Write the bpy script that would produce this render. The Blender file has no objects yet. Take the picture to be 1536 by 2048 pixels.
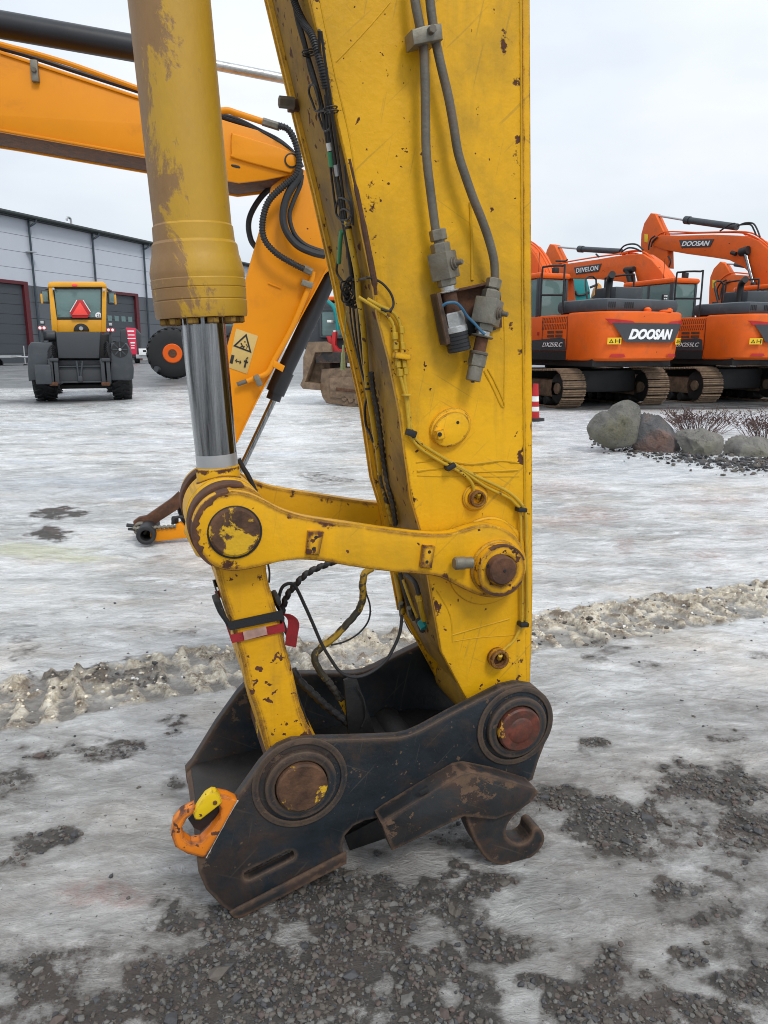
import bpy, bmesh, math, random
import numpy as np
from mathutils import Vector, Matrix, noise
random.seed(7); np.random.seed(7)
R = math.radians
D = bpy.data
scene = bpy.context.scene
COL = scene.collection

# ------------------------------------------------------------------ camera
H = 1.40                       # eye height of the phone
PITCH = R(12.5)
FPX, CX, CY = 1480.0, 768.0, 1024.0
cam_d = D.cameras.new('camera'); cam = D.objects.new('camera', cam_d); COL.objects.link(cam)
cam.location = (0, 0, H); cam.rotation_euler = (math.pi / 2 - PITCH, 0, 0)
cam_d.sensor_fit = 'VERTICAL'; cam_d.sensor_height = 36.0; cam_d.lens = FPX / 2048 * 36.0
cam_d.clip_start = 0.05; cam_d.clip_end = 3000
scene.camera = cam
scene.cycles.filter_width = 1.0
scene.view_settings.view_transform = 'Standard'; scene.view_settings.look = 'None'
scene.view_settings.exposure = 0.2; scene.view_settings.gamma = 1.0
scene.view_settings.use_curve_mapping = False

# ------------------------------------------------------------------ sky: overcast daylight
SUN_EL, SUN_AZ = R(50), R(150)      # azimuth clockwise from +Y (high, behind the camera's right shoulder)
world = D.worlds.new('World'); scene.world = world; world.use_nodes = True
wn, wl = world.node_tree.nodes, world.node_tree.links
wn.clear()
wo = wn.new('ShaderNodeOutputWorld'); bg = wn.new('ShaderNodeBackground'); bg.inputs[1].default_value = 0.10
sk = wn.new('ShaderNodeTexSky'); sk.sky_type = 'NISHITA'; sk.sun_disc = False
sk.sun_elevation = SUN_EL; sk.sun_rotation = SUN_AZ; sk.air_density = 1.0; sk.dust_density = 2.0
tc = wn.new('ShaderNodeTexCoord'); sep = wn.new('ShaderNodeSeparateXYZ'); wl.new(tc.outputs['Generated'], sep.inputs[0])
mr = wn.new('ShaderNodeMapRange'); mr.inputs[1].default_value = 0; mr.inputs[2].default_value = 1
mr.inputs[3].default_value = 7.3; mr.inputs[4].default_value = 12.0; wl.new(sep.outputs[2], mr.inputs[0])
mp = wn.new('ShaderNodeMapping'); mp.inputs['Scale'].default_value = (1.0, 1.0, 2.6); wl.new(tc.outputs['Generated'], mp.inputs[0])
nz = wn.new('ShaderNodeTexNoise'); nz.inputs['Scale'].default_value = 1.6; nz.inputs['Detail'].default_value = 5; nz.inputs['Roughness'].default_value = 0.5
wl.new(mp.outputs[0], nz.inputs['Vector'])
mr2 = wn.new('ShaderNodeMapRange'); mr2.inputs[1].default_value = 0.35; mr2.inputs[2].default_value = 0.68
mr2.inputs[3].default_value = 0.86; mr2.inputs[4].default_value = 1.10; wl.new(nz.outputs['Fac'], mr2.inputs[0])
mu = wn.new('ShaderNodeMath'); mu.operation = 'MULTIPLY'; wl.new(mr.outputs[0], mu.inputs[0]); wl.new(mr2.outputs[0], mu.inputs[1])
cr = wn.new('ShaderNodeValToRGB'); cr.color_ramp.elements[0].position = 0.38; cr.color_ramp.elements[0].color = (0.84, 0.95, 1.07, 1)
cr.color_ramp.elements[1].position = 0.66; cr.color_ramp.elements[1].color = (0.965, 1.0, 1.045, 1); wl.new(nz.outputs['Fac'], cr.inputs[0])
vm = wn.new('ShaderNodeVectorMath'); vm.operation = 'SCALE'; wl.new(cr.outputs[0], vm.inputs[0]); wl.new(mu.outputs[0], vm.inputs['Scale'])
mx = wn.new('ShaderNodeMixRGB'); mx.inputs[0].default_value = 0.90; wl.new(sk.outputs[0], mx.inputs[1]); wl.new(vm.outputs[0], mx.inputs[2])
wl.new(mx.outputs[0], bg.inputs[0]); wl.new(bg.outputs[0], wo.inputs[0])
sun_d = D.lights.new('sun', 'SUN'); sun_d.energy = 1.3; sun_d.angle = R(14); sun_d.color = (1.0, 0.97, 0.92)
sun = D.objects.new('sun', sun_d); COL.objects.link(sun)
sdir = Vector((math.sin(SUN_AZ) * math.cos(SUN_EL), math.cos(SUN_AZ) * math.cos(SUN_EL), math.sin(SUN_EL)))
sun.rotation_euler = (-sdir).to_track_quat('-Z', 'Y').to_euler(); sun.location = (0, 0, 30)

# ------------------------------------------------------------------ geometry helpers
FWD = Vector((0, math.cos(PITCH), -math.sin(PITCH))); UPV = Vector((0, math.sin(PITCH), math.cos(PITCH))); RGT = Vector((1, 0, 0))
def ray(u, v): return FWD + RGT * ((u - CX) / FPX) + UPV * ((CY - v) / FPX)
def gp(u, v, z=0.0):
    d = ray(u, v); k = (z - H) / d.z
    return Vector((0, 0, H)) + d * k
def depth_of(p): return (p - Vector((0, 0, H))).dot(FWD)

class Frame:
    """A vertical plane standing on the ground: x along it, y away from the viewer, z up."""
    def __init__(s, origin, theta, k=1.0):
        s.o = Vector(origin); s.th = theta; s.k = k
        s.t = Vector((math.cos(theta), math.sin(theta), 0)); s.n = Vector((-math.sin(theta), math.cos(theta), 0))
    def px(s, u, v, w=0.0):
        d = ray(u, v); w = w * s.k
        p0 = s.o + s.n * w
        t = (p0 - Vector((0, 0, H))).dot(s.n) / d.dot(s.n)
        p = Vector((0, 0, H)) + d * t
        q = p - s.o
        return Vector((q.dot(s.t), w, q.z))
    def world(s, p): return s.o + s.t * p.x + s.n * p.y + Vector((0, 0, p.z))
    def loc(s, P):
        q = P - s.o; return Vector((q.dot(s.t), q.dot(s.n), q.z))
    def r(s, npx, u, v, w=0.0): return npx * depth_of(s.world(s.px(u, v, w))) / FPX

def catmull(pts, n=6, closed=False):
    P = [Vector(p) for p in pts]; out = []
    m = len(P)
    if m < 3 and not closed: return P
    rng = range(m if closed else m - 1)
    for i in rng:
        if closed: a, b, c, d = P[(i - 1) % m], P[i], P[(i + 1) % m], P[(i + 2) % m]
        else: a, b, c, d = P[max(i - 1, 0)], P[i], P[i + 1], P[min(i + 2, m - 1)]
        for j in range(n):
            t = j / n
            out.append(0.5 * ((2 * b) + (c - a) * t + (2 * a - 5 * b + 4 * c - d) * t * t + (3 * b - a - 3 * c + d) * t ** 3))
    if not closed: out.append(P[-1])
    return out

class MB:
    def __init__(s): s.v = []; s.f = []
    def add(s, vs, fs):
        o = len(s.v); s.v.extend([tuple(v) for v in vs]); s.f.extend([tuple(i + o for i in f) for f in fs]); return s
    def box(s, c, size, rot=None):
        c = Vector(c); x, y, z = (q / 2 for q in size)
        vs = [Vector((a * x, b * y, d * z)) for a in (-1, 1) for b in (-1, 1) for d in (-1, 1)]
        if rot is not None: vs = [rot @ v for v in vs]
        vs = [v + c for v in vs]
        return s.add(vs, [(0, 1, 3, 2), (4, 6, 7, 5), (0, 4, 5, 1), (2, 3, 7, 6), (0, 2, 6, 4), (1, 5, 7, 3)])
    def bbox(s, lo, hi):
        lo, hi = Vector(lo), Vector(hi); return s.box((lo + hi) / 2, hi - lo)
    def cbox(s, c, size, b=0.01, rot=None):
        """box with bevelled edges"""
        bm = bmesh.new(); bmesh.ops.create_cube(bm, size=1.0)
        for v in bm.verts: v.co = Vector((v.co.x * size[0], v.co.y * size[1], v.co.z * size[2]))
        bmesh.ops.bevel(bm, geom=bm.edges[:], offset=min(b, min(size) * .45), segments=2, affect='EDGES', profile=0.6)
        bm.verts.index_update()
        c = Vector(c)
        vs = [(rot @ v.co if rot is not None else v.co) + c for v in bm.verts]
        s.add(vs, [[v.index for v in f.verts] for f in bm.faces]); bm.free(); return s
    def tube(s, pts, r, seg=8, n=6, smooth=True, ridge=None, spiral=None, caps=True, closed=False, flat=None):
        P = catmull(pts, n, closed) if smooth else [Vector(p) for p in pts]
        if ridge or spiral:
            pitch = (ridge or spiral)[1]; step = pitch / 4
            Q = [P[0]]; acc = 0
            for a, b in zip(P, P[1:]):
                L = (b - a).length
                if L < 1e-9: continue
                d = step - acc
                while d <= L:
                    Q.append(a.lerp(b, d / L)); d += step
                acc = (acc + L) % step
            P = Q
        m = len(P)
        if m < 2: return s
        T = [(P[min(i + 1, m - 1)] - P[max(i - 1, 0)]).normalized() for i in range(m)]
        if closed: T = [(P[(i + 1) % m] - P[i - 1]).normalized() for i in range(m)]
        nrm = T[0].orthogonal().normalized(); vs = []; L = 0
        for i in range(m):
            if i: L += (P[i] - P[i - 1]).length
            nrm = (nrm - T[i] * nrm.dot(T[i])).normalized(); bn = T[i].cross(nrm)
            rr = r[min(int(i * len(r) / m), len(r) - 1)] if isinstance(r, (list, tuple)) else r
            for j in range(seg):
                a = 2 * math.pi * j / seg; q = rr
                if ridge: q = rr * (1 + ridge[0] * (1 if (i % 4) < 2 else -1))
                if spiral: q = rr * (1 + spiral[0] * (1 if ((a / (2 * math.pi) + L / spiral[1]) % 1) < 0.7 else -1))
                vs.append(P[i] + nrm * (math.cos(a) * q) + bn * (math.sin(a) * q))
        fs = []
        for i in range(m if closed else m - 1):
            i2 = (i + 1) % m
            for j in range(seg): fs.append((i * seg + j, i * seg + (j + 1) % seg, i2 * seg + (j + 1) % seg, i2 * seg + j))
        if caps and not closed: fs += [tuple(reversed(range(seg))), tuple(range((m - 1) * seg, m * seg))]
        return s.add(vs, fs)
    def lathe(s, prof, org, axis, seg=32, phase=0.0):
        """prof: (distance along axis, radius)"""
        org = Vector(org); ax = Vector(axis).normalized(); a = ax.orthogonal().normalized(); b = ax.cross(a)
        vs, fs = [], []; m = len(prof)
        for (d, r) in prof:
            for j in range(seg):
                t = 2 * math.pi * j / seg + phase
                vs.append(org + ax * d + (a * math.cos(t) + b * math.sin(t)) * r)
        for i in range(m - 1):
            for j in range(seg): fs.append((i * seg + j, i * seg + (j + 1) % seg, (i + 1) * seg + (j + 1) % seg, (i + 1) * seg + j))
        fs += [tuple(reversed(range(seg))), tuple(range((m - 1) * seg, m * seg))]
        return s.add(vs, fs)
    def cyl(s, a, b, r, seg=20, bev=0.0):
        a, b = Vector(a), Vector(b); L = (b - a).length
        pr = [(0, r - bev), (bev, r), (L - bev, r), (L, r - bev)] if bev > 0 else [(0, r), (L, r)]
        return s.lathe(pr, a, b - a, seg)
    def hexn(s, a, b, r, ph=0.0): 
        a, b = Vector(a), Vector(b); L = (b - a).length; c = min(L * .15, r * .12)
        return s.lathe([(0, r - c), (c, r), (L - c, r), (L, r - c)], a, b - a, 6, ph)
    def prism(s, polys, w0, w1, bev=0.004, res=1):
        """polys: list of outlines [(x,z)...] (first outer, others holes); extruded in y from w0 to w1"""
        if not isinstance(polys[0][0], (list, tuple, Vector)): polys = [polys]
        cu = D.curves.new('tmp', 'CURVE'); cu.dimensions = '2D'; cu.fill_mode = 'BOTH'
        th = abs(w1 - w0) / 2; bev = min(bev, th * .8)
        cu.extrude = max(th - bev, 0); cu.bevel_depth = bev; cu.bevel_resolution = res; cu.offset = -bev
        for pl in polys:
            sp = cu.splines.new('POLY'); sp.points.add(len(pl) - 1); sp.use_cyclic_u = True
            for i, p in enumerate(pl): sp.points[i].co = (p[0], p[1], 0, 1)
        ob = D.objects.new('tmp', cu); me = D.meshes.new_from_object(ob)
        wm = (w0 + w1) / 2
        bm = bmesh.new(); bm.from_mesh(me); bmesh.ops.remove_doubles(bm, verts=bm.verts[:], dist=1e-6)
        bmesh.ops.recalc_face_normals(bm, faces=bm.faces[:]); bm.verts.index_update()
        s.add([(v.co.x, wm - v.co.z, v.co.y) for v in bm.verts], [[v.index for v in f.verts] for f in bm.faces])
        bm.free(); D.objects.remove(ob); D.curves.remove(cu); D.meshes.remove(me); return s
    def slab(s, polys, z0, z1, bev=0.004):
        """outline in x,y extruded up from z0 to z1"""
        t = MB().prism(polys, z0, z1, bev)
        return s.add([(x, z, y) for x, y, z in t.v], [tuple(reversed(f)) for f in t.f])
    def xf(s, M):
        s.v = [tuple(M @ Vector(v)) for v in s.v]; return s
    def build(s, name, mat, parent=None, smooth=35, stuff=False, label=None):
        me = D.meshes.new(name); me.from_pydata(s.v, [], s.f); me.update()
        me.polygons.foreach_set('use_smooth', [False] * len(me.polygons))
        if smooth:
            me.polygons.foreach_set('use_smooth', [True] * len(me.polygons)); me.set_sharp_from_angle(angle=R(smooth))
        me.materials.append(mat)
        o = D.objects.new(name, me); COL.objects.link(o)
        if parent is not None: o.parent = parent
        if stuff: o['kind'] = 'stuff'
        if label: o['label'] = label
        return o

def text_mb(body, w, h, depth=0.004, shear=0.0, bold=0.0):
    """flat lettering in x,z of width w and height h, centred on 0, front face at y=0"""
    cu = D.curves.new('tmp', 'FONT'); cu.body = body; cu.shear = shear; cu.offset = bold; cu.extrude = 0.02; cu.resolution_u = 3
    ob = D.objects.new('tmp', cu); me = D.meshes.new_from_object(ob)
    V = np.array([v.co[:] for v in me.vertices]); F = [tuple(p.vertices) for p in me.polygons]
    lo, hi = V.min(0), V.max(0); c = (lo + hi) / 2
    sx, sy, sz = w / (hi[0] - lo[0]), h / (hi[1] - lo[1]), depth / (hi[2] - lo[2])
    mb = MB(); mb.add([((x - c[0]) * sx, -(z - lo[2]) * sz, (y - c[1]) * sy) for x, y, z in V], F)
    D.objects.remove(ob); D.curves.remove(cu); D.meshes.remove(me); return mb

def thing(name, label, cat, loc=(0, 0, 0), rotz=0.0, group=None):
    o = D.objects.new(name, None); COL.objects.link(o); o.location = loc; o.rotation_euler = (0, 0, rotz)
    o.empty_display_size = 0.2; o['label'] = label; o['category'] = cat
    if group: o['group'] = group
    return o
def tag(o, label, cat, group=None):
    o['label'] = label; o['category'] = cat
    if group: o['group'] = group
    return o
def fthing(name, label, cat, fr, group=None): return thing(name, label, cat, fr.o, fr.th, group)
def dup_child(o, parent, loc=None, rot=None):
    c = o.copy(); COL.objects.link(c); c.parent = parent
    if loc is not None: c.location = loc
    if rot is not None: c.rotation_euler = rot
    return c

# ------------------------------------------------------------------ materials
def newmat(name):
    m = D.materials.new(name); m.use_nodes = True; nt = m.node_tree
    return m, nt.nodes, nt.links, nt.nodes['Principled BSDF']
def rampnode(N, L, src, p0, p1, c0=(0, 0, 0, 1), c1=(1, 1, 1, 1)):
    r = N.new('ShaderNodeValToRGB'); e = r.color_ramp.elements
    e[0].position = p0; e[0].color = c0; e[1].position = p1; e[1].color = c1; L.new(src, r.inputs[0]); return r.outputs[0]
def noisenode(N, L, vec, scale, detail=4, rough=.55, dist=0.0):
    n = N.new('ShaderNodeTexNoise'); n.inputs['Scale'].default_value = scale; n.inputs['Detail'].default_value = detail
    n.inputs['Roughness'].default_value = rough; n.inputs['Distortion'].default_value = dist
    if vec is not None: L.new(vec, n.inputs['Vector'])
    return n.outputs['Fac']
def mixnode(N, L, fac, a, b, mode='MIX'):
    m = N.new('ShaderNodeMixRGB'); m.blend_type = mode
    for i, x in enumerate((fac, a, b)):
        if isinstance(x, (int, float)): m.inputs[i].default_value = x
        elif isinstance(x, tuple): m.inputs[i].default_value = x if len(x) == 4 else (*x, 1)
        else: L.new(x, m.inputs[i])
    return m.outputs[0]
def mathnode(N, L, op, a, b=0.0, clamp=False):
    m = N.new('ShaderNodeMath'); m.operation = op; m.use_clamp = clamp
    for i, x in enumerate((a, b)):
        if isinstance(x, (int, float)): m.inputs[i].default_value = x
        else: L.new(x, m.inputs[i])
    return m.outputs[0]
def vecmap(N, L, scale=(1, 1, 1), loc=(0, 0, 0), rot=(0, 0, 0), src='Object'):
    t = N.new('ShaderNodeTexCoord'); m = N.new('ShaderNodeMapping'); m.inputs['Scale'].default_value = scale
    m.inputs['Location'].default_value = loc; m.inputs['Rotation'].default_value = rot
    if any(rot):
        m0 = N.new('ShaderNodeMapping'); m0.inputs['Rotation'].default_value = rot; m.inputs['Rotation'].default_value = (0, 0, 0)
        L.new(t.outputs[src], m0.inputs[0]); L.new(m0.outputs[0], m.inputs[0]); return m.outputs[0]
    L.new(t.outputs[src], m.inputs[0]); return m.outputs[0]

def mat(name, col, rough=.5, metal=0.0, var=.12, vs=6, dirt=None, chip=None, chip2=None, streak=None, scratch=None, grad=None, edge=None, bump=.15, bs=60, spec=.5, rust=(.09, .035, .02), big=None, coat=0):
    """painted / bare surface. dirt=(colour, amount, scale); chip=(scale, threshold, colour); edge=(radius, amount); big=(scale, threshold, colour)"""
    m, N, L, B = newmat(name)
    V = vecmap(N, L)
    n1 = noisenode(N, L, V, vs, 6, .6)
    lo = tuple(c * (1 - var) for c in col); hi = tuple(min(1, c * (1 + var)) for c in col)
    c = rampnode(N, L, n1, .3, .7, (*lo, 1), (*hi, 1)); rg = None
    hgt = noisenode(N, L, V, bs, 3, .6)
    mask = None
    if dirt:
        d1 = noisenode(N, L, V, dirt[2], 8, .7, .4)
        if grad:
            tg = N.new('ShaderNodeTexCoord'); sg = N.new('ShaderNodeSeparateXYZ'); L.new(tg.outputs['Object'], sg.inputs[0]); mg = N.new('ShaderNodeMapRange')
            for i_, q_ in enumerate(grad): mg.inputs[1 + i_].default_value = q_
            L.new(sg.outputs[0], mg.inputs[0]); d1 = mathnode(N, L, 'ADD', d1, mg.outputs[0])
        f = rampnode(N, L, d1, .62 - .3 * dirt[1], .75 - .15 * dirt[1])
        f2 = mathnode(N, L, 'MULTIPLY', f, min(1, dirt[1] + .25)); c = mixnode(N, L, f2, c, dirt[0])
    if streak:
        s1 = noisenode(N, L, vecmap(N, L, (9, 9, .9)), 1.6, 6, .65, .3); s2 = noisenode(N, L, vecmap(N, L, (1, 1, 1), (3, 3, 3)), 2.0, 3)
        f = mathnode(N, L, 'MULTIPLY', rampnode(N, L, s1, .50, .68), rampnode(N, L, s2, .40, .62)); c = mixnode(N, L, mathnode(N, L, 'MULTIPLY', f, streak[1]), c, streak[0])
    if scratch:
        for (rot_, off_) in ((.75, 0), (-.5, 5), (1.35, 9)):
            s1 = noisenode(N, L, vecmap(N, L, (1.6, 1, 44), (off_, 0, off_), (0, rot_, 0)), 2.2, 2, .5, .1)
            f = rampnode(N, L, s1, .675, .72); c = mixnode(N, L, mathnode(N, L, 'MULTIPLY', f, scratch[1]), c, scratch[0])
    if big:
        b1 = noisenode(N, L, V, big[0], 9, .68, .3)
        f = rampnode(N, L, b1, big[1], big[1] + .03); c = mixnode(N, L, f, c, big[2])
    if chip:
        ch = noisenode(N, L, V, chip[0], 3, .5, .3); ch2 = noisenode(N, L, V, chip[0] * .13, 2, .5)
        s = mathnode(N, L, 'ADD', ch, mathnode(N, L, 'MULTIPLY', mathnode(N, L, 'SUBTRACT', ch2, .5), .35))
        mask = rampnode(N, L, s, chip[1], chip[1] + .012)
    if chip2:
        ch = noisenode(N, L, vecmap(N, L, (1, 1, .8), (4, 2, 7)), chip2[0], 8, .62, .4); mk2 = rampnode(N, L, ch, chip2[1], chip2[1] + .012)
        mask = mk2 if mask is None else mathnode(N, L, 'MAXIMUM', mask, mk2)
    if edge:
        g = N.new('ShaderNodeNewGeometry'); bv = N.new('ShaderNodeBevel'); bv.samples = 3; bv.inputs[0].default_value = edge[0]
        dt = N.new('ShaderNodeVectorMath'); dt.operation = 'DOT_PRODUCT'; L.new(g.outputs['True Normal'], dt.inputs[0]); L.new(bv.outputs[0], dt.inputs[1])
        e = mathnode(N, L, 'SUBTRACT', 1.0, dt.outputs['Value']); e = mathnode(N, L, 'MULTIPLY', e, rampnode(N, L, noisenode(N, L, V, 5, 4, .6), .38, .60, (.12, .12, .12, 1), (1.6, 1.6, 1.6, 1)))
        en = noisenode(N, L, V, 22, 5, .7); e2 = mathnode(N, L, 'MULTIPLY', e, mathnode(N, L, 'POWER', mathnode(N, L, 'MULTIPLY', en, 2.0), 4.0))
        em = rampnode(N, L, e2, .07 / edge[1], .09 / edge[1])
        mask = em if mask is None else mathnode(N, L, 'MAXIMUM', mask, em)
    if mask is not None:
        rn = noisenode(N, L, V, 45, 5, .7)
        rc = rampnode(N, L, rn, .3, .7, (*[q * .45 for q in rust], 1), (*[q * 1.6 for q in rust], 1))
        if chip and chip[2]: rc = mixnode(N, L, .5, rc, chip[2])
        c = mixnode(N, L, mask, c, rc)
    L.new(c, B.inputs['Base Color'])
    rr = rampnode(N, L, n1, .3, .7, (max(0, rough - .08),) * 3 + (1,), (min(1, rough + .1),) * 3 + (1,))
    if mask is not None: rr = mixnode(N, L, mask, rr, (.85, .85, .85))
    L.new(rr, B.inputs['Roughness']); B.inputs['Metallic'].default_value = metal
    B.inputs['Specular IOR Level'].default_value = spec
    if coat: B.inputs['Coat Weight'].default_value = coat; B.inputs['Coat Roughness'].default_value = .15
    if bump:
        if mask is not None: hgt = mathnode(N, L, 'SUBTRACT', hgt, mathnode(N, L, 'MULTIPLY', mask, 1.2))
        b = N.new('ShaderNodeBump'); b.inputs['Strength'].default_value = bump; b.inputs['Distance'].default_value = .003
        L.new(hgt, b.inputs['Height']); L.new(b.outputs[0], B.inputs['Normal'])
    return m
def plain(name, col, rough=.5, metal=0.0, var=.08, **k): return mat(name, col, rough, metal, var, bump=0, **k)
def emit(name, col, st):
    m, N, L, B = newmat(name); B.inputs['Base Color'].default_value = (*col, 1); B.inputs['Emission Color'].default_value = (*col, 1)
    B.inputs['Emission Strength'].default_value = st; return m
def glass(name, col=(.55, .7, .68), rough=.03, alpha=.35):
    m, N, L, B = newmat(name); B.inputs['Base Color'].default_value = (*col, 1); B.inputs['Roughness'].default_value = rough
    B.inputs['Alpha'].default_value = alpha; B.inputs['Specular IOR Level'].default_value = .9; return m

YEL = (.74, .385, .005)
M = {}
M['yel_bead'] = mat('yellow_weld_paint', (.56, .31, .006), .5, var=.12, vs=12, spec=.3, bump=.3)
M['yel'] = mat('worn_yellow_paint', YEL, .48, var=.13, vs=2.2, spec=.3, dirt=((.33, .20, .02), .45, 1.8), chip=(48, .725, None), chip2=(9, .80), edge=(.006, 1.8), streak=((.40, .235, .02), .55), scratch=((.36, .22, .03), .45), bump=.5, bs=50)
M['yel_chip'] = mat('chipped_yellow_paint', (.70, .35, .005), .48, var=.12, vs=3.0, spec=.3, dirt=((.35, .2, .03), .35, 3), chip=(46, .64, None), chip2=(11, .69), edge=(.016, 6.0), streak=((.38, .20, .02), .5), bump=.55, bs=55)
M['yel_link'] = mat('yellow_link_paint', (.72, .365, .004), .46, var=.10, vs=3.0, spec=.3, dirt=((.42, .24, .02), .3, 3), chip=(34, .70, None), chip2=(9, .73), edge=(.016, 6.0), streak=((.44, .24, .015), .5), scratch=((.4, .22, .02), .35), bump=.45, bs=55)
M['yel_side'] = mat('grimy_shaded_yellow_paint', (.33, .19, .022), .6, var=.2, vs=5, spec=.3, dirt=((.11, .07, .03), .6, 6), chip=(40, .66, None), chip2=(12, .70), edge=(.005, .8), bump=.3, bs=60)  # grime, plus the shaded side's darker, browner tone painted in
M['pipe_y'] = mat('yellow_tube_paint', (.50, .31, .015), .45, var=.2, vs=14, dirt=((.10, .07, .03), .25, 14), chip=(60, .66, None), bump=.2)
M['pipe_g'] = mat('dull_steel_tube', (.125, .112, .09), .6, metal=.2, var=.3, vs=14, dirt=((.14, .08, .045), .45, 12), bump=.4, bs=120)
M['zinc'] = mat('zinc_plated_steel', (.20, .185, .15), .5, metal=.45, var=.25, vs=25, dirt=((.17, .13, .08), .4, 20), bump=.3, bs=150)
M['zinc2'] = mat('bright_steel', (.48, .48, .47), .35, metal=.8, var=.2, vs=25, dirt=((.2, .17, .13), .2, 20), bump=.3, bs=150)
M['rust'] = mat('rusty_steel', (.105, .045, .022), .85, var=.55, vs=22, dirt=((.045, .022, .015), .5, 14), bump=.7, bs=90)
M['rust_y'] = mat('rusty_pin_with_paint_flakes', (.085, .040, .020), .8, var=.6, vs=26, big=(9, .555, (.60, .35, .01)), bump=.8, bs=80)
M['rust_r'] = mat('rusty_red_pin', (.16, .035, .018), .6, var=.6, vs=18, big=(14, .60, (.58, .28, .02)), dirt=((.055, .024, .016), .75, 12), bump=.7, bs=70)
M['blk'] = mat('worn_black_paint', (.014, .020, .026), .46, var=.5, vs=4, spec=.4, dirt=((.060, .034, .021), .42, 6.5), chip=(62, .69, (.13, .09, .06)), chip2=(13, .72), grad=(-.15, .42, .15, -.04), scratch=((.07, .06, .05), .45), edge=(.016, 4.5), bump=.6, bs=40, rust=(.06, .034, .022))
M['blk_in'] = mat('shade_dark_steel', (.008, .008, .009), .6, var=.4, vs=7, dirt=((.035, .028, .022), .5, 4), bump=.4)  # near-black: the coupler's interior shade is painted into this steel
M['blk_rust'] = mat('rusty_black_steel', (.020, .022, .024), .6, var=.5, vs=6, spec=.4, dirt=((.075, .036, .019), .55, 5.5), chip=(60, .69, (.13, .09, .06)), scratch=((.07, .06, .045), .45), edge=(.016, 4.5), bump=.65, bs=45, rust=(.085, .040, .022))
M['rub'] = mat('black_rubber', (.016, .016, .018), .55, var=.3, vs=30, bump=.2, dirt=((.06, .055, .05), .2, 20))
M['rub_d'] = mat('dusty_wrapped_hose', (.030, .028, .026), .7, var=.4, vs=30, bump=.4, dirt=((.10, .085, .06), .45, 22))
M['rub_y'] = mat('hose_sleeve_yellow_overspray', (.05, .045, .03), .6, var=.4, vs=20, bump=.3, big=(9, .52, (.42, .26, .02)))
M['orange'] = mat('orange_hook_paint', (.72, .20, .01), .45, var=.12, chip=(30, .64, None), edge=(.012, 3.0), bump=.3)
M['latch'] = mat('yellow_latch_paint', (.72, .48, .005), .4, chip=(40, .7, None), edge=(.005, 1.0))
M['mid'] = mat('clean_orange_yellow_paint', (.74, .255, .001), .42, var=.06, vs=2, spec=.3, dirt=((.5, .16, .01), .25, 3), chip=(25, .78, None), bump=.05)
M['mid_edge'] = plain('pale_edge_paint', (.78, .55, .38), .5)
M['hyd'] = mat('black_cylinder_paint', (.012, .013, .016), .4, var=.2, bump=.1)
M['or'] = mat('orange_machine_paint', (.78, .115, .006), .45, var=.08, vs=1.2, spec=.3, dirt=((.45, .10, .02), .3, 2), bump=.05)
M['or_w'] = mat('weathered_orange_paint', (.72, .115, .008), .5, spec=.3, var=.12, vs=1.5, dirt=((.30, .10, .04), .3, 1.5), chip=(9, .74, None), bump=.05)
M['dgrey'] = mat('charcoal_cover_paint', (.042, .050, .058), .5, var=.2, vs=2, dirt=((.09, .085, .08), .3, 3), bump=.05)
M['black'] = plain('matt_black', (.012, .012, .013), .6)
M['dark'] = plain('dark_grey_plastic', (.040, .043, .048), .55)
M['shoe'] = mat('muddy_track_steel', (.20, .135, .085), .75, var=.35, vs=6, dirt=((.07, .045, .03), .5, 7), bump=.3, bs=30)
M['white'] = plain('white_lettering', (.85, .85, .85), .4)
M['sticky'] = mat('yellow_warning_sticker', (.80, .52, .01), .5, var=.1)
M['tan'] = mat('tan_warning_sticker', (.58, .40, .13), .5, var=.06)
M['red'] = plain('red_plastic', (.42, .012, .014), .4)
M['pink'] = plain('pinkish_red_panel', (.70, .03, .08), .5)
M['fluo'] = plain('fluorescent_red', (.95, .07, .05), .5)
M['glass'] = glass('tinted_glass')
M['glassb'] = glass('green_grey_glass', (.16, .26, .25), .05, .75)
M['chrome'] = None
M['wl'] = mat('light_grey_wall_panel', (.53, .56, .62), .55, var=.03, vs=.4, bump=.02)
M['wd'] = mat('dark_grey_wall_panel', (.105, .115, .13), .6, var=.05, vs=.4, bump=.02)
M['door'] = mat('charcoal_door_panel', (.055, .062, .072), .5, var=.05, vs=.5, bump=.02)
M['maroon'] = plain('dark_red_trim', (.10, .010, .015), .5)
M['roof'] = plain('dark_green_fascia', (.018, .026, .024), .5)
M['pipe_b'] = plain('dark_blue_downpipe', (.035, .050, .065), .5)
M['conc'] = mat('concrete_plinth', (.42, .42, .40), .8, var=.1, vs=1.5)
M['tyre'] = mat('tyre_rubber', (.013, .013, .014), .75, var=.3, vs=8, bump=.3)
M['ly'] = mat('loader_yellow_paint', (.72, .34, .015), .4, var=.08, vs=2)
M['teal'] = mat('teal_paint', (.005, .22, .22), .4, var=.1, vs=1)
M['far_y'] = mat('pale_orange_paint', (.68, .28, .04), .5, var=.1, vs=1)
M['strap_b'] = mat('black_webbing', (.014, .014, .015), .8, var=.3, vs=90, bump=.5, bs=300)
M['strap_r'] = mat('red_webbing', (.28, .012, .018), .75, var=.25, vs=60, bump=.5, bs=300)
M['strap_p'] = mat('dirty_label_on_strap', (.36, .22, .18), .7, var=.3, vs=40)
M['blue'] = plain('blue_cord', (.03, .12, .22), .6)
M['green'] = plain('green_connector', (.06, .30, .14), .5)
M['pgreen'] = plain('pale_green_sleeve', (.38, .45, .22), .6)
M['whitep'] = plain('white_plastic', (.75, .75, .72), .4)
M['galv'] = plain('galvanised_steel', (.45, .46, .47), .4, metal=.5)
m, N, L, B = newmat('chrome_rod'); M['chrome'] = m
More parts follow.
